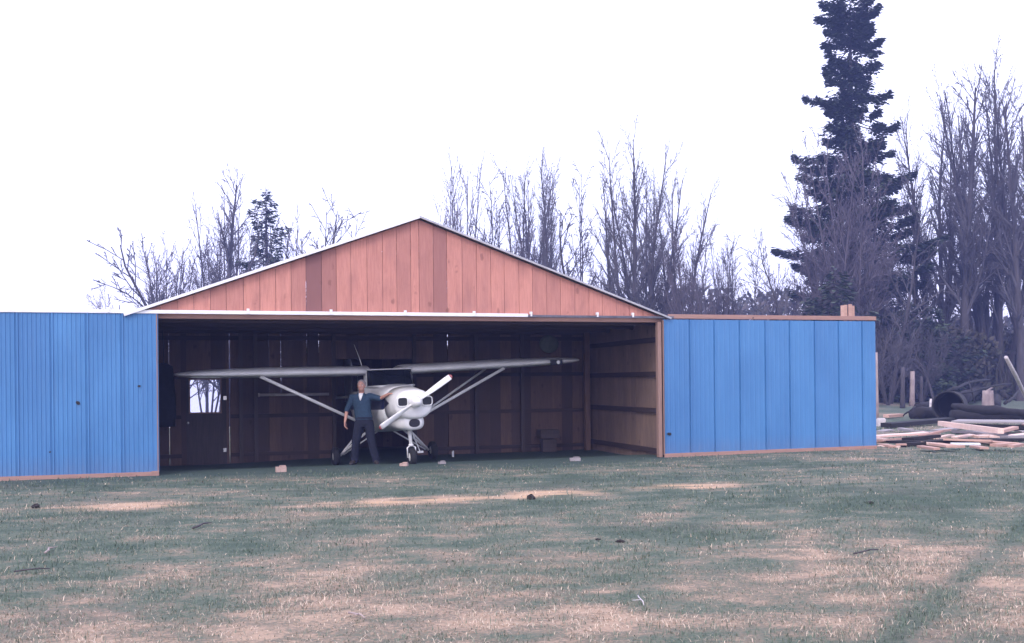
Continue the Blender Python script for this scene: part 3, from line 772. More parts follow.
    s.loft([[V((cx+hw*math.cos(a), hd*math.sin(a), z)) for a in [2*math.pi*j/28 for j in range(28)]] for cx, hw, hd, z in
            ((-.015, .185, .128, .93), (-.015, .186, .13, .97), (-.03, .182, .128, 1.05), (-.045, .188, .132, 1.2), (-.052, .20, .135, 1.33), (-.053, .178, .105, 1.42), (-.055, .095, .075, 1.475))])
    s.tube([sh_r+V((.07, 0, -.01)), sh_r, (sh_r+el_r)/2, el_r+V((0, 0, .01)), el_r*.86+wr_r*.14], [.085, .078, .066, .058, .056], 14)
    s.tube([sh_l+V((-.07, 0, -.01)), sh_l, (sh_l+el_l)/2, el_l, el_l*.88+wr_l*.12], [.085, .078, .066, .058, .056], 14)
    remesh(s, 'shirt', M['denim'], root, .012, 2, .006)
    c_ = MB()
    for s_ in (-1, 1):
        c_.add([V((-.055+s_*.012, -.138, 1.36)), V((-.055+s_*.085, -.10, 1.43)), V((-.055+s_*.075, -.055, 1.50)), V((-.055+s_*.04, -.078, 1.475)),
                V((-.055+s_*.012, -.132, 1.36)), V((-.055+s_*.085, -.09, 1.43)), V((-.055+s_*.075, -.045, 1.50)), V((-.055+s_*.04, -.068, 1.475))],
               [(0, 1, 2, 3), (7, 6, 5, 4), (0, 4, 5, 1), (1, 5, 6, 2), (2, 6, 7, 3), (3, 7, 4, 0)])
    c_.build('collar', M['denim'], root)
    u_ = MB(); u_.loft([[V((-.055+w*math.cos(a), y+.014*math.sin(a)-.0, z)) for a in [2*math.pi*j/12 for j in range(12)]] for w, y, z in ((.006, -.142, 1.33), (.022, -.138, 1.37), (.040, -.115, 1.43), (.047, -.075, 1.485))])
    u_.build('undershirt', M['white_cloth'], root, smooth=True)
    # trousers
    t = MB()
    t.loft([[V((cx+hw*math.cos(a), hd*math.sin(a), z)) for a in [2*math.pi*j/24 for j in range(24)]] for cx, hw, hd, z in ((-.01, .172, .118, .985), (-.01, .182, .125, .92), (-.008, .188, .128, .84), (-.01, .15, .11, .78))])
    for h_, k_, a_ in ((hipr, knr, anr), (hipl, knl, anl)):
        t.tube([h_, (h_+k_)/2, k_, (k_+a_)/2, a_+V((0, 0, .03)), a_+V((0, .005, -.045))], [.108, .103, .088, .085, .084, .086], 16)
    remesh(t, 'trousers', M['navy'], root, .012, 2, .006)
    bl = MB(); bl.loft([[V((-.013+hw*math.cos(a), hd*math.sin(a), z)) for a in [2*math.pi*j/24 for j in range(24)]] for hw, hd, z in ((.186, .132, .955), (.186, .132, .99))], False); bl.build('belt', M['navy'], root)
    for a_ in (anr, anl):
        q = MB(); tw = -.25 if a_.x < 0 else .35
        def pt(v, a_=a_, tw=tw): return V((a_.x+v.x*math.cos(tw)-v.y*math.sin(tw), a_.y+v.x*math.sin(tw)+v.y*math.cos(tw), v.z))
        q.loft([[pt(V((hw*math.cos(t2), y, z+hh*math.sin(t2)))) for t2 in [2*math.pi*j/14 for j in range(14)]] for y, z, hw, hh in ((.075, .05, .03, .045), (.05, .055, .042, .055), (-.03, .058, .046, .058), (-.10, .045, .052, .045), (-.16, .034, .048, .034), (-.205, .026, .028, .024))])
        remesh(q, 'boot', M['boot'], root, .009, 2)
    return root
person()

# ------------------------------------------------------------------ small things in and around the hangar
def blob(name, p, r, mat, label, cat, group=None, seed=0, flat=.6, sub=10):
    mb = MB(); rg = []
    for i in range(sub+1):
        ph = math.pi*(i+.03)/(sub+.06)
        rg.append([V((r*math.sin(ph)*math.cos(a), r*math.sin(ph)*math.sin(a), -r*flat*math.cos(ph)))*(1+.45*noise.noise(V((math.cos(a)*1.3+seed, math.sin(a)*1.3, ph*1.6+seed)))) for a in [2*math.pi*j/14 for j in range(14)]])
    mb.loft(rg); return tag(mb.build(name, mat, None, loc=p), label, cat, group)
def block(px, py, w, d, h, mat, name, label, cat, rz=0, group=None, Y=None):
    p = gp(px, py); p.z = gz(p.x, p.y); p = gp(px, py, p.z)
    mb = MB(); mb.box((0, 0, h/2), (w, d, h), .1); mb.box((w*.15, .01, h+.012), (w*.6, d*.7, .022), .5)
    o = mb.build(name, mat, None, bevel=.005, loc=p); o.rotation_euler.z = rz
    return tag(o, label, cat, group)
block(281, 472, .20, .11, .10, M['brick'], 'wood_block', 'pale wooden block on the hangar floor, left of the standing man', 'block', .3, 'loose blocks on the hangar floor')
block(404, 466, .16, .10, .055, M['brick'], 'wood_block', 'small pale block beside the nose wheel of the plane', 'block', -.2, 'loose blocks on the hangar floor')
block(442, 464, .14, .10, .045, M['plank_old'], 'wood_block', 'flat grey block on the floor right of the nose wheel', 'block', .5, 'loose blocks on the hangar floor')
block(575, 461, .22, .12, .065, M['plank_old'], 'wood_block', 'dim grey block on the floor under the right wing tip', 'block', .1, 'loose blocks on the hangar floor')
block(453, 457, .05, .05, .13, M['white_cloth'], 'small_can', 'small white can on the floor by the back wall under the right wing', 'can', .1)
def clod(px, py, r, lab, seed, mat='soil', name='earth_clod', flat=.7):
    p = gp(px, py); p.z = gz(p.x, p.y)+r*flat*.45; blob(name, p, r, M[mat], lab, 'clod', 'dark clods on the grass', seed, flat)
clod(531, 499, .065, 'large dark clod on the grass in front of the plane, in the straw streak', 1)
clod(36, 508, .055, 'dark clod on the grass before the left blue door', 4)
clod(620, 543, .045, 'dark flat clod on the open grass right of centre', 6, flat=.4)
clod(598, 541, .03, 'tiny dark clod just left of the flat clod', 8, flat=.4)
clod(870, 505, .05, 'dark flat clod on the grass before the right blue door', 9, flat=.4)
def stick(px0, py0, px1, py1, r, mat, lab, group=None):
    a = gp(px0, py0); b = gp(px1, py1); a.z = gz(a.x, a.y)+.025; b.z = gz(b.x, b.y)+.03; m_ = (a+b)/2; m_.z += .015
    mb = MB(); q = (b-a).normalized().cross(V((0, 0, 1)))
    mb.tube([a-m_, (a-m_)*.4+q*r*1.2, (b-m_)*.4-q*r, b-m_], [r, r*.9, r*.8, r*.5], 7)
    mb.tube([(b-m_)*.2, (b-m_)*.45+q*(b-a).length*.22+V((0, 0, .01))], [r*.6, r*.3], 5)
    tag(mb.build('stick', mat, None, True, loc=m_), lab, 'stick', group or 'sticks lying on the grass')
stick(349, 615, 365, 621, .008, M['bark_pale'], 'pale stick lying on the foreground grass, nearest to the camera')
stick(14, 572, 50, 570, .008, M['bark'], 'long dark stick on the grass at the left edge')
stick(45, 554, 52, 549, .011, M['bark_pale'], 'short pale stick on the grass behind the long dark one')
stick(193, 531, 209, 526, .013, M['bark'], 'dark forked stick on the grass before the left part of the opening')
stick(854, 556, 878, 552, .009, M['bark'], 'long dark stick on the grass before the right blue door')
stick(638, 599, 644, 609, .005, M['pale_stick'], 'thin pale stick on the straw patch right of centre')
# pale rod and dull disc on the back wall, coat by the left wall, crates by the back wall
x0, z0 = hp(259, 394.5, BY-.13); x1, z1 = hp(329, 394.5, BY-.13)
mb = MB(); a = h_world(x0, BY-.13, (z0+z1)/2); b = h_world(x1, BY-.13, (z0+z1)/2); mb.tube([a, b], [.032, .032], 12); mb.tube([a-(b-a)*.015, a+(b-a)*.01], [.045, .045], 12)
tag(mb.build('metal_pipe', M['pale_stick'], None, True), 'pale pipe fixed level along the dark back wall behind the left wing struts', 'pipe')
x0, z0 = hp(549, 344, BY-.06)
mb = MB(); c = h_world(x0, BY-.05, z0); rg = []
for q, yy in ((.02, -.06), (.16, -.055), (.22, -.03), (.23, 0), (.02, .01)):
    rg.append([c+HX*(q*1.15*math.cos(t))+HY*yy+V((0, 0, q*math.sin(t))) for t in [2*math.pi*j/24 for j in range(24)]])
mb.loft(rg); tag(mb.build('round_disc', M['plate'], None, True), 'dull greenish disc high on the back wall above the right wing tip', 'disc')
coat = []
mb = MB(); r3 = random.Random(8)
for k, (z, w, d) in enumerate(((2.15, .05, .04), (2.08, .17, .09), (1.8, .20, .11), (1.4, .23, .13), (1.0, .25, .14), (.75, .24, .13))):
    c = h_world(hp(164, 400, 3.6)[0], 3.6, z)
    mb.v and None
    coat.append([c+HX*(w*math.cos(t)*(1+.12*math.sin(5*t+k)))+HY*(d*math.sin(t)) for t in [2*math.pi*j/24 for j in range(24)]])
mb.loft(coat); c = h_world(hp(164, 400, 3.6)[0], 3.6, 2.15); mb.tube([c, c+V((0, 0, .35)), h_world(hp(164, 400, 3.6)[0], 3.2, 2.87)], [.008, .008, .008], 5)
tag(mb.build('coat', M['cloth_dark'], None, True), 'long dark coat hanging just inside behind the left blue door', 'coat')
for px, w, h, py, lab in ((548, .36, .34, 450, 'lower dim wooden crate by the back wall under the right wing tip'), ):
    x0, z0 = hp(px, py, BY-.4); c = h_world(x0, BY-.4, gz(*h_world(x0, BY-.4).xy)); 
    root = empty('crate', c, HA, lab, 'crate')
    mb = MB(); mb.box((0, 0, h/2), (w-.03, .26, h-.02), .3); mb.build('box', M['beamz'], root)
    for k in range(3):
        mb = MB(); mb.box((0, -.142, .06+k*.11), (w, .015, .085), .2*k); mb.build('slat', M['beamz'], root)
root = empty('crate', c+V((0, 0, .345)), HA+.08, 'upper wider crate stacked on the crate by the back wall', 'crate')
mb = MB(); mb.box((0, 0, .12), (.50, .27, .22), .1); mb.build('box', M['beamz'], root)
for k in range(2):
    mb = MB(); mb.box((0, -.145, .06+k*.11), (.52, .015, .085), .3*k); mb.build('slat', M['beamz'], root)

# ------------------------------------------------------------------ scrap boards and junk on the right
def plank(px0, py0, px1, py1, h, w, t, mat, lab, tone=.1, name='scrap_board', group='boards in the scrap heap'):
    a = gp(px0, py0, h+.05); b = gp(px1, py1, h+.05); mid = (a+b)/2; d = b-a; L = d.length
    mb = MB(); n_ = 6
    rg = []
    for k in range(n_+1):
        x = -L/2+L*k/n_; sag = .012*noise.noise(V((x, px0, 0)))
        e = .02*noise.noise(V((x*3, py0, 4)))
        rg.append([V((x, -w/2+e, -t/2+sag)), V((x, w/2+e, -t/2+sag)), V((x, w/2+e, t/2+sag)), V((x, -w/2+e, t/2+sag))])
    mb.loft(rg, True, tone)
    o = mb.build(name, M[mat], None, bevel=.003, loc=(mid.x, mid.y, mid.z-.05+.03+t/2)); o.rotation_euler = (rnd.uniform(-.12, .12), -math.atan2(d.z, L), math.atan2(d.y, d.x))
    return tag(o, lab, 'board', group)
plank(872, 437, 926, 433, .14, .16, .05, 'plank', 'long pale board at the left end of the scrap heap, topmost there')
plank(879, 441, 922, 437, .05, .20, .05, 'plank_red', 'pinkish board directly under the long pale board')
plank(878, 446, 899, 447, .02, .14, .04, 'plank', 'whitish short board lowest at the left end of the scrap heap')
plank(901, 446, 922, 445, .02, .26, .09, 'char', 'blackened short board low between two pale boards', 0)
plank(926, 444, 950, 446, .03, .30, .07, 'plank', 'broad pale board low in the middle of the scrap heap')
plank(922, 436, 948, 430, .13, .18, .05, 'plank_red', 'tan board slanting up in the middle of the scrap heap', .5)
plank(940, 425, 1001, 433, .30, .14, .13, 'plank', 'longest whitish board lying along the front of the grey stack')
plank(951, 444, 980, 444, .05, .14, .04, 'white_cloth', 'thin white board low under the longest whitish board')
plank(944, 440, 992, 441, .11, .24, .05, 'plank_red', 'pink stained board below the longest whitish board', .2)
plank(975, 441, 1014, 444, .06, .26, .05, 'plank_red', 'orange board sticking out low to the right')
plank(1000, 432, 1034, 424, .19, .16, .08, 'plank_red', 'orange-edged board at the right edge of the photo')
plank(1004, 438, 1038, 437, .06, .28, .08, 'plank_old', 'grey board under the orange-edged board at the right edge', .2)
plank(955, 421, 1030, 422, .34, 1.1, .05, 'plank_old', 'wide grey panel on top of the scrap heap', .1)
plank(962, 427, 1026, 429, .16, .9, .10, 'char', 'black panel added as shade under the wide grey panel', .6)  # dark layer standing in for the shade beneath the grey panel
plank(958, 433, 1015, 436, .03, .50, .08, 'plank_old', 'dark grey panel at the bottom of the grey stack', .9)
plank(908, 440, 935, 437, .09, .30, .08, 'char', 'dark board crossing the middle of the scrap heap', 0)
plank(886, 427, 950, 421, .05, .35, .14, 'culvert', 'long dark trough-like beam behind the scrap heap', 0, 'dark_beam', 'dark timbers behind the heap')
hr = random.Random(77)
HL = ['pinkish offcut of board lying %s', 'pale splintered board end lying %s', 'greyish bit of board lying %s']
HP = ['at the far left of the scrap heap front', 'on the left third of the scrap heap', 'left of the middle of the scrap heap', 'in the very middle of the scrap heap', 'just right of the middle of the scrap heap', 'before the right third of the scrap heap', 'at the low right front of the scrap heap', 'against the right edge of the photo, lowest in the heap']
for k in range(24):
    px = 880+18.5*(k//3)+hr.uniform(-4, 4); py = 446-7.5*(k % 3)+hr.uniform(-2, 1); l_ = hr.uniform(8, 20)
    plank(px, py, px+l_, py+hr.uniform(-3, 2.5), hr.uniform(.02, .14), hr.uniform(.1, .3), hr.uniform(.03, .07), ('plank_red', 'plank', 'plank_old')[k % 3], HL[k % 3] % HP[k//3], hr.random()*.6)
plank(895, 443, 1010, 440, .02, 1.3, .07, 'char', 'flat black sheet added as shade under the middle of the scrap heap', 0)  # dark base painted in for the shade between and under the boards
p = gp(881, 427); mb = MB(); mb.box((0, 0, .13), (.26, .2, .26)); mb.box((.0, -.0, .27), (.22, .16, .03), .4)
tag(mb.build('pale_box', M['pale_stick'], None, bevel=.01, loc=(p.x, p.y, gz(p.x, p.y))), 'whitish box beside the far lower corner of the right blue door', 'box')
for k, (px, py, lab) in enumerate(((893, 417, 'pinkish offcut on the grass right of the whitish box'), (926, 413, 'pinkish offcut among the black rubbish left of the pipe'), (975, 397, 'pale offcut between the pipe and the pale stump'))):
    plank(px-7, py, px+8, py-1, .02, .25, .12, 'plank_red' if k < 2 else 'pale_stick', lab, .1, 'offcut', 'offcuts around the junk')
# big open-ended pipe
c0 = gp(948, 420); cR = .56; c0.z = gz(c0.x, c0.y)+cR
root = empty('steel_pipe', (c0.x, c0.y, c0.z-cR), R(-30), 'large black open-ended pipe lying on the grass behind the scrap heap', 'pipe')
mb = MB(); rg = []
for q, yy in ((cR, 0), (cR, 1.6), (cR-.03, 1.6), (cR-.03, 0)): rg.append([V((q*math.cos(t), yy, cR+q*math.sin(t))) for t in [2*math.pi*j/36 for j in range(36)]])
rg.append(rg[0]); mb.loft(rg, False); mb.build('shell', M['culvert'], root, smooth=False)
mb = MB(); rg = []
for q, yy in ((cR+.035, -.02), (cR+.035, .05), (cR-.01, .05), (cR-.01, -.02), (cR+.035, -.02)): rg.append([V((q*math.cos(t), yy, cR+q*math.sin(t))) for t in [2*math.pi*j/36 for j in range(36)]])
mb.loft(rg, False); mb.build('rim', M['black'], root)
mb = MB(); mb.loft([[V(((cR-.04)*math.cos(t), yy, cR+(cR-.04)*math.sin(t))) for t in [2*math.pi*j/36 for j in range(36)]] for yy in (1.5, 1.53)]); mb.build('end_plate', M['culvert'], root)
def log(pts, rad, mat, lab, name='log', n=12, group='charred logs', cat='log'):
    mb = MB(); c = pts[0]; P = []; Rr = []
    for i in range(len(pts)-1):
        for k in range(4):
            t = k/4; P.append(pts[i].lerp(pts[i+1], t)-c); Rr.append(rad[i]*(1-t)+rad[i+1]*t)
    P.append(pts[-1]-c); Rr.append(rad[-1])
    Rr = [r_*(1+.35*noise.noise(V((i*.9, r_*10, 0)))) for i, r_ in enumerate(Rr)]
    P = [p_+V((0, 0, .09*noise.noise(V((i*.7, 3, 0))))) for i, p_ in enumerate(P)]
    mb.tube(P, Rr, n); return tag(mb.build(name, M[mat], None, True, loc=c), lab, cat, group)
Yl = 36.5
def zc(p, r): return V((p.x, p.y, gz(p.x, p.y)+r))
log([at(953, 406, 37.5), at(985, 410, 36), at(1030, 414, 34.5)], [.10, .19, .13], 'char', 'longest black log reaching from the pipe to the right edge of the photo')
a = gp(952, 421); b = gp(1030, 420); log([zc(a, .2), zc(b, .2)], [.24, .22], 'char', 'black log on the ground under the longest black log')
log([zc(gp(960, 409), .45), zc(gp(980, 401), .8), zc(gp(1001, 398), 1.05)], [.36, .28, .10], 'char', 'black log rising to the right behind the pipe')
log([zc(gp(985, 404), .7), zc(gp(1005, 398), 1.05)], [.07, .05], 'bark_pale', 'thin pale pole lying over the rising black log', 'pole', 8, 'poles lying or leaning on the right', 'pole')
log([zc(gp(915, 419), .18), zc(gp(942, 417), .2)], [.26, .3], 'char', 'short black log left of the pipe')
log([zc(gp(918, 414), .35), zc(gp(938, 411), .5)], [.16, .12], 'char', 'black branch on top of the short black log')
log([zc(gp(930, 416), .0), zc(gp(931, 416), .75)], [.06, .05], 'pale_stick', 'short white peg standing behind the black rubbish', 'peg', 8, None, 'peg')
log([zc(gp(988, 411), .0), zc(gp(988, 411), 1.0)], [.27, .24], 'bark_pale', 'pale sawn stump standing behind the longest black log', 'tree_stump', 14, None, 'stump')
log([zc(gp(996, 411), .15), zc(gp(997, 408), .6)], [.22, .2], 'char', 'round black lump right of the pale stump', 'charred_lump', 12, None, 'lump')
for k, (x0, y0, h0, x1, y1, h1, r0, lab) in enumerate(((936, 416, .3, 962, 410, .95, .06, 'thin black branch lying against the front of the pipe'), (958, 414, .9, 1012, 408, 1.35, .07, 'black branch rising right over the longest black log'),
        (975, 413, .5, 968, 411, 1.5, .04, 'black twig sticking up behind the longest black log'), (1005, 414, .5, 1022, 409, 1.1, .08, 'black branch near the foot of the leaning pale pole'),
        (915, 416, .4, 903, 418, .1, .05, 'black branch reaching left over the grass'), (948, 412, 1.0, 990, 404, 1.5, .10, 'crooked black bough lying across the top of the pipe'), (1002, 411, .9, 1016, 410, .55, .12, 'thick broken black bough by the right edge of the photo'))):
    log([zc(gp(x0, y0), h0), zc(gp((x0+x1)/2, (y0+y1)/2+1), (h0+h1)/2+.12*(k % 3-1)), zc(gp(x1, y1), h1)], [r0, r0*.8, r0*.4], 'char', lab, 'charred_branch', 7, 'charred branches', 'branch')
# leaning poles and posts
p = gp(877.5, 424); log([zc(p, -.02), at(876.5, 352, p.y)], [.06, .04], 'bark_pale', 'thin pole leaning behind the far edge of the right blue door', 'pole', 8, 'poles lying or leaning on the right', 'pole')
log([gp(1036, 416), at(1006, 357, 30)], [.09, .06], 'pale_stick', 'pale pole leaning to the left at the right edge of the photo', 'pole', 8, 'poles lying or leaning on the right', 'pole')
for px, pb, pt_, r_, mat_, lab in ((902.5, 408, 367, .13, 'bark', 'grey fence post left of the pale birch post'), (912, 406, 371, .17, 'bark_pale', 'pale birch post with a bright top left of the pipe'), (921, 405, 376, .11, 'bark', 'short grey fence post right of the pale birch post')):
    p = gp(px, pb); log([zc(p, -.05), at(px+.5, pt_, p.y)], [r_, r_*.7], mat_, lab, 'fence_post', 10, 'old posts on the right', 'post')
p = gp(881, 402); log([zc(p, .2), at(901, 384, p.y+.5)], [.06, .05], 'bark_pale', 'pale rail slanting up to the grey fence post', 'fence_rail', 8, None, 'rail')

# ------------------------------------------------------------------ trees
def rand_perp(d, r):
    q = V((r.gauss(0, 1), r.gauss(0, 1), r.gauss(0, 1))); q -= d*q.dot(d); return q.normalized()
def grow(r, out, p, d, L, rad, lev, cfg):
    n = max(2, int(L/cfg['seg'][lev])); pts = [p.copy()]; rr = [rad]; q = p.copy(); d = d.copy(); dirs = [d.copy()]
    for i in range(n):
        w = cfg['wob'][lev]
        d += V((r.gauss(0, w), r.gauss(0, w), r.gauss(0, w)))+V((0, 0, cfg['up'][lev])); d.normalize()
        q = q+d*(L/n); pts.append(q.copy()); dirs.append(d.copy()); rr.append(max(cfg['rmin'], rad*(1-(i+1)/n*cfg['taper'][lev])))
    out[0 if lev == 0 else 1].tube(pts, rr, (7, 5, 4, 3, 3)[lev], r.random(), False)
    if lev < cfg['levels']:
        k = max(2, int(cfg['num'][lev]*(1 if lev == 0 else L/cfg['ref'][lev])))
        for j in range(k):
            t = cfg['start'][lev]+(1-cfg['start'][lev])*((j+r.random())/k); t = min(t, .985)
            i = min(int(t*n), n-1); f = t*n-i; bp = pts[i].lerp(pts[i+1], f); bd = dirs[i+1]
            a = R(r.uniform(*cfg['ang'][lev])); nd = (bd*math.cos(a)+rand_perp(bd, r)*math.sin(a)).normalized()
            if lev == 0 and nd.z < 0: nd.z = abs(nd.z)
            bl = L*cfg['len'][lev]*r.uniform(.6, 1.15)*(1-.62*(t-cfg['start'][lev])/(1-cfg['start'][lev]+.001))
            grow(r, out, bp, nd, bl, max(cfg['rmin'], rr[i]*cfg['rat'][lev]), lev+1, cfg)
BASE = dict(seg=(.7, .55, .45, .4), wob=(.035, .07, .11, .15), up=(.02, .045, .03, .02), taper=(.85, .8, .8, .6), num=(24, 11, 8, 0), ref=(1, 3.2, 1.3, 1),
            start=(.22, .15, .15, 0), ang=((22, 48), (22, 45), (25, 55), (0, 0)), len=(.36, .42, .45, .5), rat=(.5, .55, .55, .6), rmin=.012, levels=3)
def bare(seed, H, rad, stems=1, spread=.1, mat=('bark', 'twig'), **kw):
    cfg = dict(BASE); cfg.update(kw); r = random.Random(seed); out = [MB(), MB()]
    for s_ in range(stems):
        a = 2*math.pi*s_/max(1, stems)+r.random(); d = V((math.cos(a)*spread*(stems > 1), math.sin(a)*spread*(stems > 1), 1)).normalized()
        grow(r, out, V((math.cos(a)*rad*1.1*(stems > 1), math.sin(a)*rad*(stems > 1), -.1)), d, H*r.uniform(.82, 1), rad*r.uniform(.8, 1), 0, cfg)
    root = empty('bare_tree'); out[0].build('trunk', M[mat[0]], root, True); out[1].build('crown', M[mat[1]], root)
    root.location = (0, -500, 0); zs = sorted(v.z for v in out[1].v); return root, zs[int(len(zs)*.998)]
protos = {
    'tall': bare(11, 15, .30, 1, num=(36, 12, 8, 0), len=(.30, .42, .45, .5)),
    'twin': bare(12, 15, .26, 4, .26, num=(26, 11, 8, 0), len=(.33, .42, .45, .5)),
    'dense': bare(13, 12, .13, 5, .16, ('bark', 'twig_red'), num=(20, 10, 8, 0), len=(.32, .42, .45, .5), ang=((14, 34), (18, 40), (25, 50), (0, 0))),
    'wisp': bare(14, 9, .07, 2, .12, num=(18, 9, 7, 0), len=(.30, .42, .45, .5)),
    'crook': bare(15, 9, .13, 1, wob=(.12, .12, .13, .15), num=(16, 11, 8, 0), len=(.42, .45, .45, .5), ang=((30, 60), (25, 50), (25, 55), (0, 0))),
    'brush': bare(16, 5.5, .035, 14, .42, ('twig', 'twig'), num=(10, 7, 6, 0), len=(.35, .42, .45, .5), seg=(.5, .45, .4, .4)),
    'red': bare(17, 12, .10, 6, .20, ('twig_red', 'twig_red'), num=(22, 11, 8, 0), len=(.34, .42, .45, .5), ang=((20, 50), (25, 50), (25, 55), (0, 0))),
}
used = {}
def place(kind, px, py_top, Y, rz, lab, cat='tree', group='bare trees behind the hangar', name=None, wide=1.0, base=None):
    root, H0 = protos[kind]; x = at(px, 400, Y).x; z = gz(x, Y) if base is None else base
    H = at(px, py_top, Y).z-z; s_ = H/H0
    o = copy_tree(root) if used.get(kind) else root; used[kind] = 1
    if name: o.name = name
    o.location = (x, Y, z); o.rotation_euler = (0, 0, rz); o.scale = (s_*wide, s_*wide, s_); tag(o, lab, cat, group)
    return o
T = [
 ('tall', 226, 164, 72, .5, 'tallest slender bare tree left of the gable peak, beside the small evergreen', .8),
 ('dense', 160, 236, 72, 1.0, 'broad twiggy tree above the right end of the left blue door', .8),
 ('crook', 196, 224, 70, 2.2, 'mid-high spreading bare tree left of the tallest slender one', 1.1),
 ('wisp', 176, 238, 74, 3.0, 'thin pale bare tree between the broad twiggy one and the spreading one', 1.2),
 ('red', 208, 232, 78, 3.9, 'reddish bushy bare tree just left of the tallest slender one', .8),
 ('crook', 300, 214, 70, .3, 'bare forked tree right of the small evergreen', .8),
 ('wisp', 318, 208, 72, 5.2, 'sparse bare tree leaning above the left roof slope', 1.0),
 ('wisp', 344, 206, 75, 1.1, 'faint thin tree, last one before the gable peak on the left', .9),
 ('wisp', 244, 205, 74, 2.0, 'thin bare tree between the tallest slender one and the small evergreen', .7),
 ('dense', 456, 152, 74, .2, 'reddish bare tree just right of the gable peak', .62),
 ('dense', 528, 152, 72, 1.7, 'dense purple bare tree midway down the right roof slope', .72),
 ('tall', 549, 148, 70, 2.6, 'slim upright bare tree right of the dense purple one', .42),
 ('wisp', 500, 178, 76, 4.4, 'thin bare tree between the two reddish ones over the right roof slope', .9),
 ('wisp', 580, 160, 80, 1.3, 'faint wispy tree left of the big many-limbed tree', .7),
 ('twin', 634, 132, 62, .8, 'big many-limbed bare tree behind the right end of the gable', .62),
 ('tall', 612, 170, 64, 3.4, 'slim bare tree crowding the left side of the big many-limbed one', .5),
 ('twin', 672, 178, 64, 2.4, 'bushy bare tree right of the big many-limbed one', .62),
 ('dense', 693, 222, 60, 4.0, 'lower purple bare tree where the gable meets the right blue door', .85),
 ('wisp', 716, 234, 66, .4, 'slender bare tree above the left end of the right blue door', 1.0),
 ('dense', 731, 232, 68, 2.9, 'tight clump of slender stems above the right blue door', .62),
 ('wisp', 746, 230, 66, 5.4, 'slender bare tree right of the tight clump', .8),
 ('wisp', 768, 250, 70, 3.3, 'small thin bare tree left of the crooked one', .8),
 ('crook', 798, 226, 55, 1.35, 'crooked forked bare tree just left of the tall spruce', .75),
]
T += [
 ('dense', 232, 190, 80, 3.3, 'bushy bare tree wrapped round the tallest slender one', .8), ('dense', 160, 250, 82, .5, 'low bushy bare tree above the left blue door', 1.0),
 ('crook', 216, 214, 66, 4.9, 'dark spreading bare tree touching the tallest slender one', .8), ('red', 130, 285, 76, 2.2, 'lowest reddish bush tree, first on the left skyline', .9),
 ('dense', 285, 205, 78, 2.8, 'bushy bare tree touching the right side of the small evergreen', .7), ('crook', 330, 200, 68, 4.1, 'dark forked bare tree halfway up the left roof slope', .7),
 ('red', 470, 190, 78, 5.0, 'pale reddish tree beside the one right of the gable peak', .7), ('twin', 540, 160, 76, 3.6, 'many-stemmed tree behind the dense purple one', .5),
 ('twin', 650, 165, 66, 5.1, 'dark many-limbed tree right against the big one', .6), ('crook', 600, 200, 60, 3.0, 'low spreading bare tree at the left foot of the big one', .9),
 ('red', 705, 250, 74, 1.0, 'purple bush tree above the left part of the right blue door', .9), ('red', 785, 262, 76, .7, 'faint purple tree behind the crooked forked one', .8)]
for k, px, pt_, Y, rz, lab, wd in T: place(k, px, pt_, Y, rz, lab, wide=wd)
G2 = 'bare trees of the wood on the right'
T2 = [
 ('red', 852, 125, 49, .4, 'reddish twiggy tree growing in front of the tall spruce', .85),
 ('wisp', 888, 190, 47, 2.1, 'thin twiggy tree right of the one before the spruce', 1.3),
 ('wisp', 912, 160, 52, 1.0, 'thin purple tree left of the tall trunks', 1.1),
 ('tall', 966, 62, 50, .2, 'thick-trunked tall bare tree, left of the two tallest on the right', .8),
 ('twin', 1000, 52, 51, 1.9, 'tallest many-stemmed bare tree near the right edge', .62),
 ('tall', 944, 110, 56, 4.4, 'slim tall tree behind and left of the thick-trunked one', .6),
 ('tall', 1020, 84, 48, 3.1, 'tall bare tree cut by the right edge of the photo', .7),
 ('red', 930, 240, 58, 5.0, 'reddish tree filling the gap below the slim tall one', 1.0),
 ('crook', 935, 300, 46, 2.0, 'low crooked tree behind the old posts', .9),
 ('crook', 872, 300, 44, 4.6, 'low crooked tree behind the far end of the right blue door', .8),
]
T2 += [
 ('red', 836, 150, 50, 5.6, 'purple twiggy tree over the left side of the tall spruce', .8), ('red', 870, 148, 52, 3.0, 'purple twiggy tree over the right side of the tall spruce', .7),
 ('twin', 984, 78, 53, 4.0, 'dark many-stemmed tree between the thick-trunked one and the tallest', .6), ('twin', 1032, 66, 50, .6, 'dark many-stemmed tree half outside the right edge', .7),
 ('twin', 938, 92, 54, 2.9, 'forked tall tree first on the left of the tall bare ones', .5)]
for k, px, pt_, Y, rz, lab, wd in T2: place(k, px, pt_, Y*1.36, rz, lab, wide=wd, group=G2)
B = [
 (888, 325, 46, .3, 'bare shrub beside the far end of the right blue door'), (905, 318, 50, 1.9, 'bare shrub behind the grey fence post'), (922, 322, 48, 3.2, 'bare shrub directly behind the pale birch post'),
 (942, 318, 50, 4.1, 'bare shrub above the big black pipe'), (965, 328, 53, .9, 'bare shrub at the foot of the thick-trunked tree'), (985, 330, 56, 2.4, 'bare shrub behind the pale sawn stump'),
 (1006, 326, 55, 5.0, 'bare shrub behind the top of the leaning pale pole'), (1026, 322, 54, 3.9, 'bare shrub at the right edge of the photo'), (868, 300, 50, 1.1, 'tall bare shrub just above the stub of boards on the right door'),
 (825, 296, 52, 2.2, 'bare shrub at the foot of the spruce above the right door')]
for px, pt_, Y, rz, lab in B: place('brush', px, pt_, Y*1.32, rz, lab, 'shrub', 'bare shrubs at the foot of the right wood', 'bare_shrub')

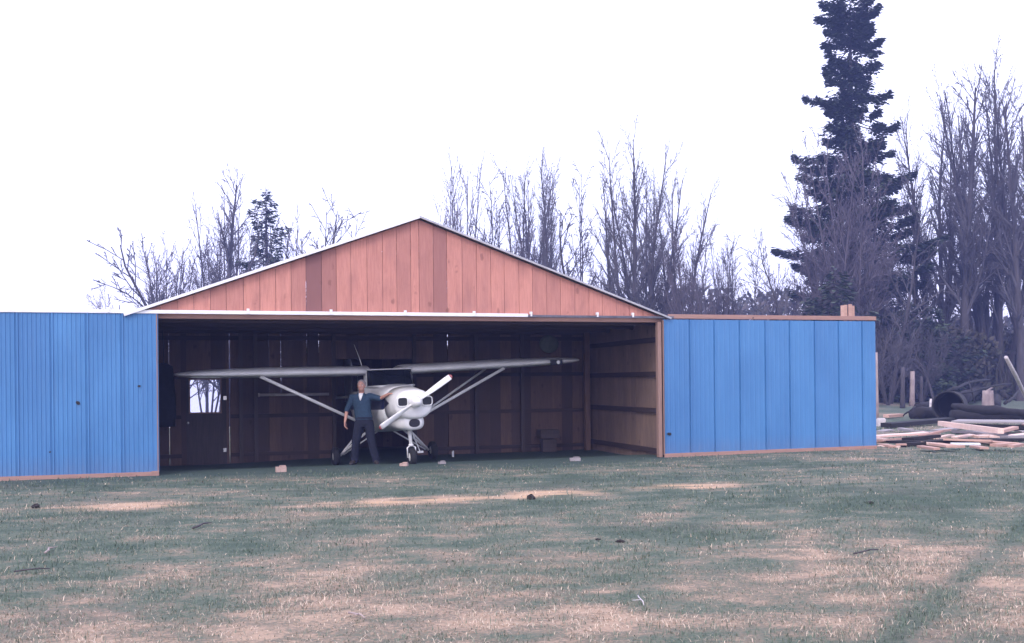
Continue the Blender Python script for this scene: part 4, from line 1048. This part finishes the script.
def conifer(seed, H, prof, nb, dens, droop=.25, size=1.0, gaps=None):
    r = random.Random(seed); tr = MB(); fo = MB(); root = empty('spruce_tree')
    tr.tube([V((0, 0, -.1)), V((.02, 0, H*.3)), V((0, .05, H*.7)), V((0, 0, H))], [H*.014, H*.011, H*.006, .02], 8)
    lst = []
    for i in range(nb):
        t = 1-(1-(i+.5)/nb)**.85 if False else (i+.5)/nb
        z = H*(.06+.93*t); L = 0
        for (a, la), (b, lb) in zip(prof[:-1], prof[1:]):
            if a <= t <= b: L = la+(lb-la)*(t-a)/(b-a)
        L *= r.uniform(.45, 1.12)*(1+.35*noise.noise(V((t*14, seed, 0)))); az = i*2.4+r.uniform(-.5, .5); d = V((math.cos(az), math.sin(az), 0)); sd = V((-d.y, d.x, 0))
        pts = []
        for k in range(7):
            q = k/6; pts.append(V((0, 0, z))+d*(L*q)+V((0, 0, L*(-droop*math.sin(q*2.2)+.08*q*q+.22*q*(t > .86)))))
        tr.tube(pts, [.05*(1-.8*k/6)+.008 for k in range(7)], 4, .5, False)
        n_ = int(dens*L)
        for k in range(n_):
            q = r.random()**.8*.95+.05
            if q < .25 and r.random() < .5: continue
            f = q*6; i0 = min(5, int(f)); p = pts[i0].lerp(pts[i0+1], min(1, f-i0))
            w = (L*.30*(1-q*.85)+.12)
            p = p+sd*r.uniform(-w, w)+V((0, 0, (r.gauss(-.16, .24))*(1.25-.7*q)))
            if gaps is not None and noise.noise(V((p.x*.55, p.y*.55, p.z*.75))) < (-.16 if .62 < t < .93 else -.30): continue
            a = r.uniform(-1.1, 1.1); dd = (d*math.cos(a)+sd*math.sin(a)+V((0, 0, r.uniform(-.55, .15)))).normalized(); ln = r.uniform(.22, .5)*size; wd = r.uniform(.05, .12)*size
            up = V((r.gauss(0, .4), r.gauss(0, .4), 1)).normalized(); s2 = dd.cross(up).normalized()*wd
            o = len(fo.v); fo.v += [p, p+dd*ln*.5+s2, p+dd*ln, p+dd*ln*.5-s2]; fo.f.append((o, o+1, o+2, o+3)); fo.t.append(r.random()**2); fo.m.append(0)
    tr.build('trunk', M['bark'], root, True); fo.build('foliage', M['needle'], root); return root
SY = 72; sxx = at(850, 0, SY).x; SH = at(850, -8, SY).z+.3
prof = [(0, 5.0), (.2, 5.8), (.38, 5.7), (.5, 5.2), (.58, 3.9), (.63, 2.4), (.68, 3.7), (.74, 3.5), (.79, 2.1), (.85, 2.7), (.89, 1.5), (.93, 2.6), (.965, 2.5), (.99, 1.2), (1, .4)]
sp = conifer(31, SH, prof, 175, 270, size=.95, gaps=.10); sp.location = (sxx, SY, 0); tag(sp, 'tall dark spruce rising out of the top of the photo behind the right door', 'tree', 'evergreens')
for px, pt_, Y, hw, nb_, sd_, lab in ((268, 186, 76, 3.3, 90, 32, 'small dark evergreen on the skyline left of the gable peak'), (884, 262, 74, 3.0, 55, 33, 'lower spruce hidden in twigs right of the tall spruce'), (836, 268, 60, 2.8, 50, 34, 'low spruce at the left foot of the tall spruce'), (925, 300, 66, 3.4, 40, 36, 'low evergreen behind the old posts')):
    x = at(px, 400, Y).x; H = at(px, pt_, Y).z-gz(x, Y)
    q = conifer(sd_, H, [(0, hw), (.4, hw*.95), (.7, hw*.8), (.9, hw*.45), (1, .15)], nb_, 60); q.location = (x, Y, gz(x, Y)); tag(q, lab, 'tree', 'evergreens')

def thicket(name, lab, mat, region, n, hfun, size, seed, twigs=0):
    r = random.Random(seed); mb = MB()
    for _ in range(n):
        x, y = region(r); h = hfun(x, y); z = gz(x, y)+h*r.random()**.8*(1+.0*y)
        if noise.noise(V((x*.25, y*.25, z*.35+seed))) < -.22: continue
        s_ = size*r.uniform(.5, 1.4); a = V((r.gauss(0, 1), r.gauss(0, 1), r.gauss(0, 1))).normalized(); b = a.orthogonal().normalized(); p = V((x, y, z)); c = a.cross(b)
        o = len(mb.v); mb.v += [p-b*s_, p+c*s_*.5, p+b*s_, p-c*s_*.6]; mb.f.append((o, o+1, o+2, o+3)); mb.t.append(r.random()**1.5); mb.m.append(0)
    for _ in range(twigs):
        x, y = region(r); h = hfun(x, y)*r.uniform(.6, 1.15); z = gz(x, y)
        mb.tube([V((x, y, z)), V((x+r.gauss(0, .2), y, z+h*.5)), V((x+r.gauss(0, .5), y, z+h))], [.05, .035, .012], 3, r.random(), False)
    return tag(mb.build(name, mat), lab, 'woodland', kind='stuff')
def reg_under(r):
    Y = 67+17*r.random()**1.5; return at(r.uniform(790, 1120), 400, Y).x, Y
thicket('undergrowth', 'dark tangled undergrowth at the foot of the right wood', M['under'], reg_under, 60000, lambda x, y: 3.4+2.4*noise.noise(V((x*.25, y*.2, 0)))+.10*(y-67), .20, 41, 900)
def reg_far(r):
    Y = r.uniform(112, 135); return at(r.uniform(235, 1150), 400, Y).x, Y
def far_h(x, y):
    px = 512+x/y*1000
    k = 6.0 if px < 660 else 11.5
    if px < 300: k = 1.0+5*max(0, (px-230)/70)
    if px > 830: k = 7.0
    return max(1, k+1.6*noise.noise(V((x*.12, y*.05, 2))))
thicket('distant_wood', 'low blurred line of far woodland showing above the right door', M['farwood'], reg_far, 26000, far_h, .5, 42, 700)

# ------------------------------------------------------------------ haze
mb = MB(); mb.box((0, 118, 8), (640, 400, 64))
hz = mb.build('haze', M['pane']); hz.data.materials.clear()
hm = bpy.data.materials.new('haze_air'); hm.use_nodes = True; nt = hm.node_tree
for n_ in list(nt.nodes):
    if n_.type == 'BSDF_PRINCIPLED': nt.nodes.remove(n_)
pv = nt.nodes.new('ShaderNodeVolumePrincipled'); pv.inputs['Density'].default_value = .0018
pv.inputs['Color'].default_value = (.30, .38, .86, 1); pv.inputs['Anisotropy'].default_value = .0
nt.links.new(pv.outputs[0], nt.nodes['Material Output'].inputs['Volume'])
hz.data.materials.append(hm); hz['kind'] = 'stuff'; tag(hz, 'thin bluish haze in the air over the field', 'haze')

# ------------------------------------------------------------------ light
SUN_EL, SUN_AZ = R(42), R(-25)     # hazy sun behind the camera, to its left
S = V((math.sin(SUN_AZ)*math.cos(SUN_EL), -math.cos(SUN_AZ)*math.cos(SUN_EL), math.sin(SUN_EL)))
ld = bpy.data.lights.new('sun', 'SUN'); ld.energy = 1.1; ld.angle = R(14); ld.color = (1, .96, .98)
lo = bpy.data.objects.new('sun', ld); scene.collection.objects.link(lo); lo.rotation_euler = S.to_track_quat('Z', 'Y').to_euler()
w = bpy.data.worlds.new('World'); scene.world = w; w.use_nodes = True; nt = w.node_tree
bg = nt.nodes['Background']; sky = nt.nodes.new('ShaderNodeTexSky'); sky.sky_type = 'NISHITA'; sky.sun_disc = False
sky.sun_elevation = SUN_EL; sky.sun_rotation = math.atan2(S.x, S.y); sky.dust_density = 4; sky.air_density = 1.2
ad = nt.nodes.new('ShaderNodeMix'); ad.data_type = 'RGBA'; ad.blend_type = 'ADD'; ad.inputs[0].default_value = 1
tc = nt.nodes.new('ShaderNodeTexCoord'); cn = nt.nodes.new('ShaderNodeTexNoise'); cn.inputs['Scale'].default_value = 2.2; cn.inputs['Detail'].default_value = 4
nt.links.new(tc.outputs['Generated'], cn.inputs['Vector'])
cr = nt.nodes.new('ShaderNodeValToRGB'); cr.color_ramp.elements[0].position = .3; cr.color_ramp.elements[1].position = .75
cr.color_ramp.elements[0].color = (14.5, 14.0, 18.5, 1); cr.color_ramp.elements[1].color = (16.5, 15.8, 20.5, 1)
nt.links.new(cn.outputs['Fac'], cr.inputs[0])
nt.links.new(sky.outputs[0], ad.inputs[6]); nt.links.new(cr.outputs[0], ad.inputs[7])
nt.links.new(ad.outputs[2], bg.inputs['Color']); bg.inputs['Strength'].default_value = .10

vs_ = scene.view_settings; vs_.view_transform = 'Standard'; vs_.look = 'None'; vs_.exposure = 0.0; vs_.gamma = 1; vs_.use_curve_mapping = False
scene.cycles.max_bounces = 6; scene.cycles.diffuse_bounces = 3; scene.cycles.glossy_bounces = 3; scene.cycles.transmission_bounces = 4
scene.cycles.transparent_max_bounces = 8; scene.cycles.volume_bounces = 0
scene.cycles.use_denoising = True
